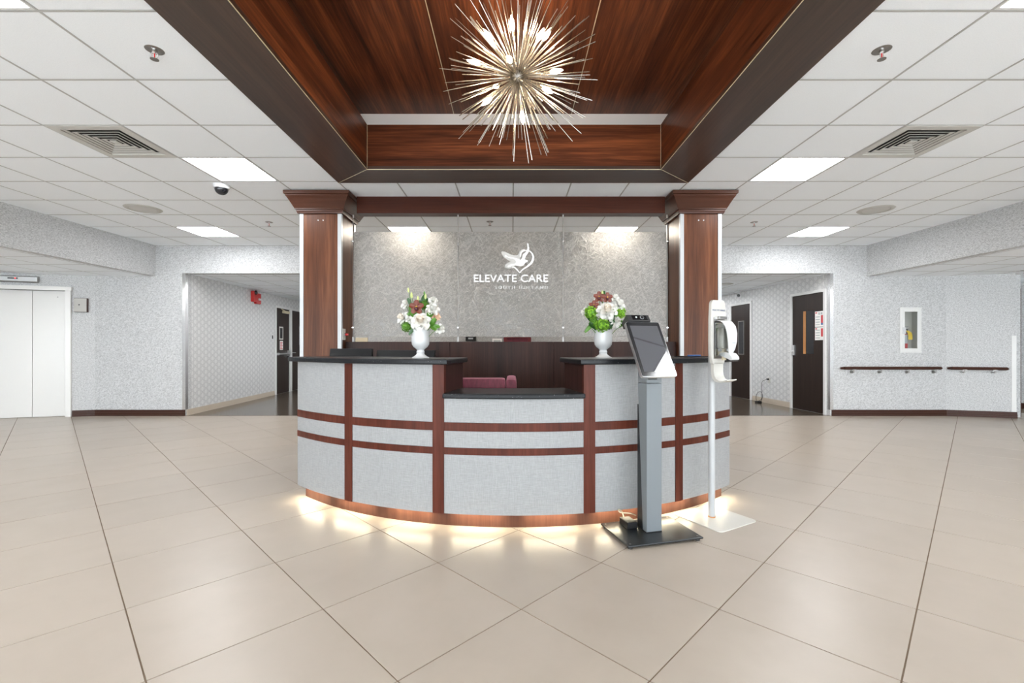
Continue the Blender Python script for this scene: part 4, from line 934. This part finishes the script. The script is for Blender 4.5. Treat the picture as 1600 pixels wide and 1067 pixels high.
# dispenser
dw = 0.054
obj('mount_plate', B(bx - dw, bx + dw, -0.052, -0.046, 1.085, 1.36), 'dull_steel', SS)
obj('top_clip', B(bx - 0.045, bx + 0.035, -0.085, -0.046, 1.345, 1.368), 'chrome', SS, bevel=0.003)
obj('reservoir', B(bx - dw + 0.002, bx + dw - 0.002, -0.120, -0.054, 1.10, 1.325), 'clear_plastic', SS, bevel=0.006)
obj('bag', B(bx - dw + 0.010, bx + dw - 0.010, -0.108, -0.060, 1.150, 1.29), 'cream_plastic', SS, bevel=0.015)
obj('pump', MB().bar((bx, -0.085, 1.075), (bx, -0.085, 1.15), 0.014, 14).box(bx - 0.03, bx + 0.03, -0.11, -0.06, 1.108, 1.132), 'brass', SS)
arcp = [(-0.054, 1.338), (-0.085, 1.340), (-0.115, 1.330), (-0.140, 1.300), (-0.152, 1.255), (-0.155, 1.20), (-0.150, 1.150), (-0.140, 1.110)]
outer = arcp + [(a + 0.008, b - 0.004) for a, b in arcp[::-1]]
cvp = MB()
n = len(arcp)
def cover_w(i): return [0.054, 0.054, 0.054, 0.054, 0.052, 0.046, 0.034, 0.014][i]
vs = []
for i, (a, b) in enumerate(arcp):
    w = cover_w(i)
    for dx, da in ((-w, 0.006), (-w * 0.6, 0.001), (0, -0.002), (w * 0.6, 0.001), (w, 0.006)): vs.append((bx + dx, a + da, b))
m_ = len(vs)
vs += [(x, y + 0.005, z - 0.002) for x, y, z in vs]
fs = [(i * 5 + j, i * 5 + j + 1, (i + 1) * 5 + j + 1, (i + 1) * 5 + j) for i in range(n - 1) for j in range(4)]
fs += [tuple(m_ + q for q in f) for f in fs]
bd_ = [i * 5 for i in range(n)] + [(n - 1) * 5 + j for j in range(1, 5)] + [i * 5 + 4 for i in range(n - 2, -1, -1)] + [3, 2, 1]
fs += [(bd_[i], bd_[(i + 1) % len(bd_)], m_ + bd_[(i + 1) % len(bd_)], m_ + bd_[i]) for i in range(len(bd_))]
obj('cover', cvp.add(vs, fs), 'white_plastic', SS, smooth=True)
obj('cover_mark', B(bx - 0.016, bx + 0.016, -0.1580, -0.1568, 1.186, 1.193), 'label_grey', SS)
lev = [(-0.08, 1.125), (-0.12, 1.128), (-0.150, 1.118), (-0.168, 1.098), (-0.170, 1.082), (-0.158, 1.076), (-0.13, 1.088), (-0.09, 1.102), (-0.07, 1.108)]
obj('push_lever', MB().prism(lev, bx - 0.040, bx + 0.040, lambda a, b, t: (t, a, b)), 'white_plastic', SS, smooth=True, bevel=0.003)

# ------------------------------------------------------------------ handrails
def handrail(label, loc, rz, x0, x1, brackets, taper=False):
    t = thing('handrail', label, 'handrail', loc, rz, group='brown handrails')
    P = [(-0.075, 0.785), (-0.055, 0.775), (-0.040, 0.785), (-0.036, 0.808), (-0.045, 0.826), (-0.070, 0.828), (-0.084, 0.812)]
    obj('rail', MB().prism(P, x0, x1, lambda a, b, q: (q, a, b)), 'base_brown', t, smooth=True)
    for x, s in ((x0, -1), (x1, 1)): obj('end_cap', MB().bar((x, -0.06, 0.803), (x + s * 0.035, -0.025, 0.800), 0.024, 12, 0.018), 'base_brown', t, smooth=True)
    for x in brackets:
        m = MB().bar((x, -0.002, 0.735), (x, -0.012, 0.735), 0.026, 16).bar((x, -0.012, 0.735), (x, -0.058, 0.735), 0.010, 10).bar((x, -0.058, 0.728), (x, -0.058, 0.785), 0.009, 10).box(x - 0.03, x + 0.03, -0.072, -0.046, 0.776, 0.784)
        obj('bracket', m, 'dull_steel', t)
handrail('long brown handrail on steel brackets under the extinguisher cabinet', (0, YB, 0), 0, 5.535, 7.145, [5.70, 6.16, 6.62, 7.07])
handrail('short brown handrail on steel brackets next to the white corner guard', (RC, YB, 0), R(-TH), 0.045, 0.765, [0.22, 0.62])

# ------------------------------------------------------------------ extinguisher cabinet
fc = thing('extinguisher_cabinet', 'white glazed cabinet recessed in the wall above the long handrail', 'cabinet', ((FX0 + FX1) / 2, YB, FZ0))
w2, hh = (FX1 - FX0) / 2, FZ1 - FZ0
obj('tub', MB().box(-w2, w2, 0.135, 0.14, 0, hh).box(-w2, -w2 + 0.004, 0, 0.135, 0, hh).box(w2 - 0.004, w2, 0, 0.135, 0, hh).box(-w2 + 0.004, w2 - 0.004, 0, 0.135, 0, 0.004).box(-w2 + 0.004, w2 - 0.004, 0, 0.135, hh - 0.004, hh), 'cream_plastic', fc)
o1 = 0.035; ring = lambda a0, a1, c0, c1, i, y0, y1: MB().box(a0, a0 + i, y0, y1, c0, c1).box(a1 - i, a1, y0, y1, c0, c1).box(a0 + i, a1 - i, y0, y1, c0, c0 + i).box(a0 + i, a1 - i, y0, y1, c1 - i, c1)
obj('frame', ring(-w2 - o1, w2 + o1, -o1, hh + o1, 0.042, -0.012, -0.001), 'white_metal', fc, bevel=0.002)
dr = obj('door', ring(-w2 + 0.006, w2 - 0.006, 0.006, hh - 0.006, 0.032, -0.018, -0.004), 'white_metal', fc, bevel=0.002)
obj('pane', B(-w2 + 0.036, w2 - 0.036, -0.012, -0.009, 0.036, hh - 0.036), 'pane', dr)
obj('handle', B(-w2 - 0.002, -w2 + 0.045, -0.034, -0.018, 0.28, 0.39), 'white_plastic', dr, bevel=0.004)
fe = thing('fire_extinguisher', 'red fire extinguisher with a yellow tag inside the glazed cabinet', 'extinguisher', ((FX0 + FX1) / 2 - 0.055, YB + 0.07, FZ0 + 0.004))
obj('cylinder', MB().lathe([(0.001, 0), (0.048, 0), (0.052, 0.008), (0.052, 0.235), (0.045, 0.262), (0.022, 0.282), (0.018, 0.295), (0.001, 0.295)], 28), 'red', fe, smooth=True)
obj('label_band', MB().lathe([(0.0525, 0.10), (0.0532, 0.10), (0.0532, 0.225), (0.0525, 0.225)], 28), 'label_grey', fe, smooth=True)
obj('dark_collar', MB().lathe([(0.0525, 0.232), (0.047, 0.262), (0.024, 0.284), (0.02, 0.30), (0.001, 0.30)], 28), 'base_brown', fe, smooth=True)
obj('valve', MB().box(-0.014, 0.020, -0.014, 0.014, 0.295, 0.325).box(-0.01, 0.075, -0.009, 0.009, 0.335, 0.347).bar((0.0, 0, 0.32), (0.07, 0, 0.305), 0.006, 8), 'chrome', fe)
obj('gauge', MB().bar((0.0, -0.014, 0.31), (0.0, -0.03, 0.31), 0.014, 16), 'chrome', fe)
obj('hose', MB().path(smoothpath([(0.02, 0, 0.31), (0.055, 0, 0.30), (0.064, 0, 0.25), (0.062, 0, 0.12)]), 0.007, 8), 'black', fe)
obj('tag', MB().prism([(-0.01, 0.285), (0.03, 0.285), (0.075, 0.255), (0.088, 0.215), (0.088, 0.155), (0.024, 0.155), (0.024, 0.20), (0.01, 0.255)], -0.062, -0.060, lambda a, b, q: (a, q, b)), 'yellow', fe)

fe.scale = (1.08, 1.08, 1.16)

# ------------------------------------------------------------------ vases and flowers
UP = 3.25 / 720
def vase(x, label):
    t = thing('flower_vase', label, 'vase', (x, 3.25, 1.085), 0, 'white footed vases')
    prof = [(0.001, 0), (0.060, 0), (0.061, 0.004), (0.046, 0.012), (0.030, 0.024), (0.026, 0.034), (0.029, 0.042), (0.026, 0.050), (0.025, 0.056), (0.032, 0.064), (0.050, 0.078), (0.060, 0.095), (0.0635, 0.120), (0.063, 0.160), (0.0645, 0.200), (0.0605, 0.200), (0.058, 0.160), (0.055, 0.11), (0.03, 0.085), (0.001, 0.082)]
    obj('body', MB().lathe(prof, 40), 'ceramic', t, smooth=True); return t
def petal_grid(c, U, Vd, Nn, w, l, cup, curl, n=4):
    """petal rooted at c, growing along Vd, width along U, normal Nn"""
    vs = []
    for i in range(n + 1):
        for j in range(n + 1):
            t = i / n; s = (j / n - 0.5) * 2
            ww = w * math.sin(math.pi * (0.12 + 0.76 * t)) ** 0.7
            vs.append(c + U * (s * ww / 2) + Vd * (t * l) + Nn * (cup * (s * s) * ww * 0.6 - curl * l * t * t))
    return vs, [(i * (n + 1) + j, i * (n + 1) + j + 1, (i + 1) * (n + 1) + j + 1, (i + 1) * (n + 1) + j) for i in range(n) for j in range(n)]
def basis(d):
    d = d.normalized(); u = d.cross(Vector((0, 0, 1)))
    if u.length < 0.1: u = Vector((1, 0, 0))
    u.normalize(); return d, u, u.cross(d)
def bloom(c, d, r, rings, rnd):
    d, u, w = basis(d); mb = MB()
    for (cnt, open_, l, wd) in rings:
        ph = rnd.random() * 6.28
        for k in range(cnt):
            a = ph + 2 * math.pi * k / cnt + rnd.uniform(-0.12, 0.12); rad = u * math.cos(a) + w * math.sin(a)
            th = R(open_ + rnd.uniform(-7, 7)); Vd = d * math.cos(th) + rad * math.sin(th); Nn = d * math.sin(th) - rad * math.cos(th)
            U = rad.cross(d)
            mb.add(*petal_grid(c - d * r * 0.30 + rad * r * 0.08, U, Vd, Nn, wd * r, l * r, 0.45, -0.22 if open_ < 50 else 0.28))
    return mb
ROSE = [(3, 8, 0.55, 0.55), (4, 20, 0.68, 0.72), (5, 36, 0.82, 0.85), (6, 54, 0.98, 0.95), (7, 74, 1.08, 1.0), (7, 92, 1.05, 0.95)]
SMALL = [(3, 14, 0.75, 0.7), (5, 36, 0.95, 0.9), (6, 62, 1.1, 1.0), (6, 85, 1.05, 0.95)]
MUM = [(7, 10, 0.7, 0.32), (10, 25, 0.8, 0.34), (12, 42, 0.9, 0.34), (14, 60, 1.0, 0.34), (14, 78, 1.0, 0.34), (14, 95, 0.95, 0.34)]
def leaf_mb(p, tip, w, nrm):
    p = Vector(p); tip = Vector(tip); Vd = (tip - p); l = Vd.length; Vd.normalize(); U = Vd.cross(Vector(nrm)).normalized(); Nn = U.cross(Vd)
    return petal_grid(p, U, Vd, Nn, w, l, 0.25, 0.18, 5)
def stemmed(name, label, cat, vx, px, py, dy, r, kind, mat, seed, vpx):
    """flower whose head shows at (px, py) beside the vase at vpx; dy is its depth relative to the vase axis"""
    rnd = random.Random(seed); Y = 3.25 + dy; k = Y / 720
    c = Vector(((px - 800) * k, Y, (541 - py) * k + EYE)); root = Vector((vx + (c.x - vx) * 0.15, 3.25 + dy * 0.2, 1.085 + 0.10))
    out = (c - Vector((vx, 3.25, 1.26))).normalized(); d = (out + Vector((0, -0.9, 0.15))).normalized(); r = r * k
    t = thing(name, label, cat, tuple(root), 0, None)
    inv = lambda mb: mb
    midp = (root + c) / 2 + Vector((0, 0, 0.02)) if c.z > root.z + 0.09 else Vector((root.x + (c.x - root.x) * 0.4, root.y + (c.y - root.y) * 0.4, 1.31))
    obj('stem', MB().path(smoothpath([root, midp, c - d * r * 0.25], 5), 0.0022, 6), 'stem', t, world=True)
    if kind == 'rose' or kind == 'small' or kind == 'mum':
        rings = {'rose': ROSE, 'small': SMALL, 'mum': MUM}[kind]
        h_ = len(rings) // 2
        obj('outer_petals', bloom(c - d * r * 0.12, d, r, rings[h_:], rnd), 'petal' if mat == 'petal_cream' else mat, t, world=True, smooth=True)  # cream roses: whiter outside than inside, petal shading put into the colour
        obj('inner_petals', bloom(c, d, r, rings[:h_], rnd), mat, t, world=True, smooth=True)
        obj('heart', MB().ball(c, r * 0.3, 2), 'petal_cream' if kind == 'rose' else mat, t, world=True, smooth=True)
    elif kind == 'orchid':
        d2, u, w = basis(Vector((out.x * 0.3, -1, 0.1)))
        for q in range(5):
            a = R(90 + 72 * q); rad = u * math.cos(a) + w * math.sin(a); mb = MB()
            mb.add(*petal_grid(c + rad * r * 0.12, rad.cross(d2), (rad + d2 * 0.15).normalized(), d2, r * 0.80, r * 0.95, 0.3, 0.1)); obj('sepal', mb, mat, t, world=True, smooth=True)
        obj('lip', MB().ball(c - w * r * 0.25 + d2 * r * 0.15, r * 0.28, 2, (1, 1, 1.1)), 'orchid_lip', t, world=True, smooth=True)
        obj('column_tip', MB().ball(c + d2 * r * 0.2 + w * r * 0.05, r * 0.12, 1), 'yellow', t, world=True, smooth=True)
    elif kind == 'bud':
        ax_ = (Vector((out.x * 0.25, 0, 1))).normalized(); q = ax_.to_track_quat('Z', 'Y').to_matrix().to_4x4()
        obj('bud', MB().lathe([(0.001, -r), (r * 0.32, -r * 0.75), (r * 0.42, -r * 0.2), (r * 0.34, r * 0.4), (r * 0.15, r * 0.85), (0.001, r)], 10, Matrix.Translation(c) @ q), mat, t, world=True, smooth=True)
    elif kind == 'ball':
        mb = MB(); mb.ball(c, r * 0.72, 2)
        obj('core', mb, 'hydrangea_dark', t, world=True, smooth=True); fl = MB()
        for q in range(150):
            v = Vector((rnd.gauss(0, 1), rnd.gauss(0, 1), rnd.gauss(0, 1))).normalized(); p = c + v * r * rnd.uniform(0.74, 0.98); dd, u, w = basis(v)
            for z in range(4):
                a = R(90 * z) + q; rad = u * math.cos(a) + w * math.sin(a); s = r * 0.17
                fl.add([p - dd * s * 0.3, p + rad * s * 0.6 + rad.cross(dd) * s * 0.45, p + rad * s + dd * s * 0.35, p + rad * s * 0.6 - rad.cross(dd) * s * 0.45], [(0, 1, 2, 3)])
        obj('florets', fl, mat, t, world=True)
    elif kind == 'leaves':
        for q in range(5):
            a = rnd.uniform(0, 6.28) if q else 1.2; tip = c + Vector((math.cos(a) * r * 1.0, -0.012 * (q % 3), math.sin(a) * r * 0.9)) + out * r * 0.3
            mb = MB(); mb.add(*leaf_mb(c - out * r * 0.3, tip, r * 0.75, (0, -1, 0.35))); obj('leaf', mb, mat, t, world=True, smooth=True)
    elif kind == 'leaf':
        tip = c + Vector(((out.x) * r, -0.01, -r * 0.9 if out.z < 0.45 else r * 0.8)); st = c - (tip - c) * 0.9
        mb = MB(); mb.add(*leaf_mb(st, tip, r * 0.8, (0, -1, 0.3))); obj('leaf', mb, mat, t, world=True, smooth=True)
    return t
VL, VR = -0.645, 0.643
vase(VL, 'white footed vase holding the white and burgundy bouquet')
vase(VR, 'white footed vase holding the lime green bouquet next to the kiosk')
left = [('rose', 'large cream rose', 657, 500, -0.075, 14, 'rose', 'petal_cream', 'at the front of the taller bouquet'), ('orchid', 'brown red orchid', 651, 480, -0.055, 11, 'orchid', 'orchid', 'above the large cream rose'),
 ('rose', 'white rose', 633, 474, -0.01, 7.5, 'small', 'petal', 'beside the thin buds, high on the column side of the taller bouquet'), ('rose', 'cream rose', 628, 496, -0.02, 9.5, 'small', 'petal_cream', 'low on the column side of the taller bouquet'),
 ('rose', 'small white rose', 638, 499, -0.05, 6, 'small', 'petal', 'tucked against the large cream rose'), ('rose', 'white ruffled rose', 677, 481, -0.03, 9.5, 'small', 'petal', 'beside the orchid on the screen centre side'),
 ('rose', 'greenish white rosebud', 677, 468, -0.01, 6.5, 'small', 'petal', 'at the top of the ruffled rose'), ('rose', 'peach rose', 681, 493, -0.01, 7.5, 'small', 'petal_peach', 'below the white ruffled rose'),
 ('rose', 'drooping white rose', 688, 513, -0.02, 7.5, 'small', 'petal', 'lowest flower at the edge of the taller bouquet'), ('hydrangea', 'green hydrangea ball', 635, 510, -0.035, 9, 'ball', 'hydrangea_dark', 'over the vase rim of the taller bouquet'),
 ('filler_sprig', 'textured green filler ball', 664, 477, 0.0, 8, 'ball', 'hydrangea_dark', 'behind the orchid'), ('leaf_sprig', 'bright green leaf sprig', 675, 508, -0.05, 10, 'leaves', 'leaf', 'hanging over the rim beside the large cream rose'),
 ('leaf_sprig', 'dark leaf', 644, 516, -0.05, 7, 'leaf', 'leaf_dark', 'hanging by the hydrangea ball of the taller bouquet'), ('leaf_sprig', 'dark pointed leaf', 640, 472, -0.03, 7, 'leaf', 'leaf_dark', 'between white rose and orchid'),
 ('leaf_sprig', 'green leaf cluster', 642, 487, -0.02, 9, 'leaves', 'leaf', 'in the middle of the taller bouquet'),
 ('leaf_sprig', 'low green leaf cluster', 668, 497, -0.03, 9, 'leaves', 'leaf', 'below the peach rose'), ('leaf_sprig', 'upright dark leaf cluster', 660, 470, 0.02, 9, 'leaves', 'leaf_dark', 'behind the pale bud above the orchid'), ('leaf_sprig', 'pale green leaf cluster', 647, 493, -0.03, 8, 'leaves', 'leaf', 'between the orchid and the small white rose'),
 ('flower_bud', 'tallest thin green bud', 638, 453, 0.0, 4, 'bud', 'bud', 'of the taller bouquet'), ('flower_bud', 'fat pale bud', 643, 461, 0.01, 5, 'bud', 'bud', 'just below the tallest bud'), ('flower_bud', 'pale bud', 653, 467, 0.0, 5, 'bud', 'bud', 'straight above the orchid'),
 ('flower_bud', 'small dark green bud', 663, 458, 0.01, 3.5, 'bud', 'stem', 'above the filler ball'), ('flower_bud', 'leaning lime bud', 665, 463, 0.0, 4.5, 'bud', 'bud', 'next to the small dark green bud')]
right = [('rose', 'large peach white rose', 949, 483, -0.07, 14.5, 'rose', 'petal_cream', 'at the front of the lime green bouquet'), ('orchid', 'brown orchid', 936, 464, -0.02, 8.5, 'orchid', 'orchid', 'at the top of the lime green bouquet'),
 ('orchid', 'dark red orchid', 949, 465, -0.03, 8, 'orchid', 'orchid', 'just above the large peach white rose'), ('orchid', 'red orchid', 928, 477, -0.04, 7.5, 'orchid', 'orchid', 'low beside the lime balls and the large rose'),
 ('rose', 'white rose', 961, 464, -0.01, 7, 'small', 'petal', 'at the top of the lime green bouquet next to the dark red orchid'), ('rose', 'white ruffled rose', 968, 474, -0.02, 9.5, 'small', 'petal', 'on the kiosk side of the lime green bouquet'),
 ('rose', 'pale rose', 914, 485, 0.0, 6, 'small', 'petal', 'at the screen centre edge of the lime green bouquet'), ('hydrangea', 'lime hydrangea ball', 923, 488, -0.04, 11, 'ball', 'hydrangea', 'below the red orchid'),
 ('hydrangea', 'bright lime hydrangea ball', 941, 508, -0.075, 12, 'ball', 'hydrangea', 'hanging over the rim at the front'), ('hydrangea', 'lime hydrangea ball', 969, 489, -0.02, 10, 'ball', 'hydrangea', 'nearest the kiosk camera'),
 ('hydrangea', 'darker green hydrangea ball', 929, 503, -0.03, 9, 'ball', 'hydrangea_dark', 'beside the bright lime one'), ('chrysanthemum', 'round white chrysanthemum', 963, 501, -0.075, 9.5, 'mum', 'petal', 'on the kiosk side'),
 ('leaf_sprig', 'long dark green blade leaf', 954, 504, -0.075, 14, 'leaf', 'leaf_dark', 'across the front of the lime green bouquet'), ('leaf_sprig', 'glossy green leaf', 921, 511, -0.04, 8, 'leaf', 'leaf', 'hanging low beside the rim'),
 ('leaf_sprig', 'green leaf cluster', 971, 509, -0.03, 9, 'leaves', 'leaf', 'below the white chrysanthemum'), ('leaf_sprig', 'dark leaf cluster', 921, 500, -0.02, 9, 'leaves', 'leaf_dark', 'below the pale rose'), ('leaf_sprig', 'small leaf cluster', 942, 462, 0.0, 7, 'leaves', 'leaf_dark', 'behind the two top orchids'),
 ('leaf_sprig', 'bright leaf cluster', 955, 495, -0.05, 9, 'leaves', 'leaf', 'between the large peach white rose and the chrysanthemum'), ('leaf_sprig', 'drooping dark leaf cluster', 927, 512, -0.045, 8, 'leaves', 'leaf_dark', 'over the rim beside the bright lime ball'),
 ('flower_bud', 'pale lime bud', 941, 458, 0.0, 4.5, 'bud', 'bud', 'at the very top of the lime green bouquet')]
for q, (nm_, lb, px, py, dy, r, kd, mt, wh) in enumerate(left): stemmed(nm_, lb + ' ' + wh, 'flower' if 'leaf' not in nm_ else 'leaf', VL, px, py, dy, r, kd, mt, 100 + q, 657)
for q, (nm_, lb, px, py, dy, r, kd, mt, wh) in enumerate(right): stemmed(nm_, lb + ' ' + wh, 'flower' if 'leaf' not in nm_ else 'leaf', VR, px, py, dy, r, kd, mt, 200 + q, 942)

# ------------------------------------------------------------------ starburst chandelier
HC = Vector((0.036, 2.9, EYE + 1.696)); RR = 0.465
chn = thing('chandelier', 'starburst chandelier of thin metal rods and glowing candle bulbs', 'chandelier', tuple(HC))
obj('hub', MB().ball((0, 0, 0), 0.038, 3), 'dull_steel', chn, smooth=True)
rnd = random.Random(5)
rod_me = {}
def rod_mesh(l):
    k = round(l, 2)
    if k not in rod_me: rod_me[k] = MB().bar((0, 0, 0.03), (0, 0, k), 0.0026, 6).mesh('rod', 'nickel', smooth=True)
    return rod_me[k]
NR = 230; ga = math.pi * (3 - math.sqrt(5))
for q in range(NR):
    z = 1 - 2 * (q + 0.5) / NR; rr_ = math.sqrt(1 - z * z); a = q * ga
    d = Vector((rr_ * math.cos(a), rr_ * math.sin(a), z)) + Vector((rnd.uniform(-.07, .07), rnd.uniform(-.07, .07), rnd.uniform(-.07, .07))); d.normalize()
    o = share('rod', rod_mesh(rnd.choice((0.37, 0.42, 0.46, 0.50, 0.53))), chn, (0, 0, 0)); o.rotation_mode = 'QUATERNION'; o.rotation_quaternion = d.to_track_quat('Z', 'Y')
sock = MB().bar((0, 0, 0.03), (0, 0, 0.20), 0.005, 8).bar((0, 0, 0.20), (0, 0, 0.245), 0.010, 10).mesh('lamp_holder', 'nickel', smooth=True)
bulb = MB().lathe([(0.006, 0.245), (0.013, 0.262), (0.0145, 0.278), (0.011, 0.300), (0.0045, 0.320), (0.001, 0.327)], 14).mesh('bulb', 'bulb', smooth=True)
# directions of the bulbs as seen from the entrance (right, toward viewer, up)
for dx, dy, dz in [(-0.12, -0.35, 0.9), (0.62, -0.35, 0.7), (0.45, -0.80, 0.38), (-0.62, -0.60, 0.5), (-0.93, -0.25, 0.16), (-0.18, -0.95, -0.2), (0.80, -0.55, -0.20), (0.62, -0.50, -0.58), (-0.65, -0.25, -0.66), (0.10, -0.15, -0.98), (-0.5, 0.8, 0.25), (0.6, 0.75, 0.2)]:
    d = Vector((dx, dy, dz)).normalized(); qn = d.to_track_quat('Z', 'Y')
    for nm_, me in (('lamp_holder', sock), ('bulb', bulb)):
        o = share(nm_, me, chn, (0, 0, 0)); o.rotation_mode = 'QUATERNION'; o.rotation_quaternion = qn
obj('stem', MB().bar((0, 0, 0.03), (0, 0, CZ - HC.z - 0.02), 0.006, 10), 'chrome', chn)
obj('canopy', MB().lathe([(0.001, CZ - HC.z - 0.03), (0.06, CZ - HC.z - 0.025), (0.065, CZ - HC.z - 0.001), (0.001, CZ - HC.z - 0.001)], 28), 'chrome', chn, smooth=True)
for s in (-1, 1): obj('stay_wire', MB().bar((s * 0.01, 0, 0.03), (s * 0.235, -0.05, CZ - HC.z - 0.001), 0.0022, 6), 'nickel', chn)
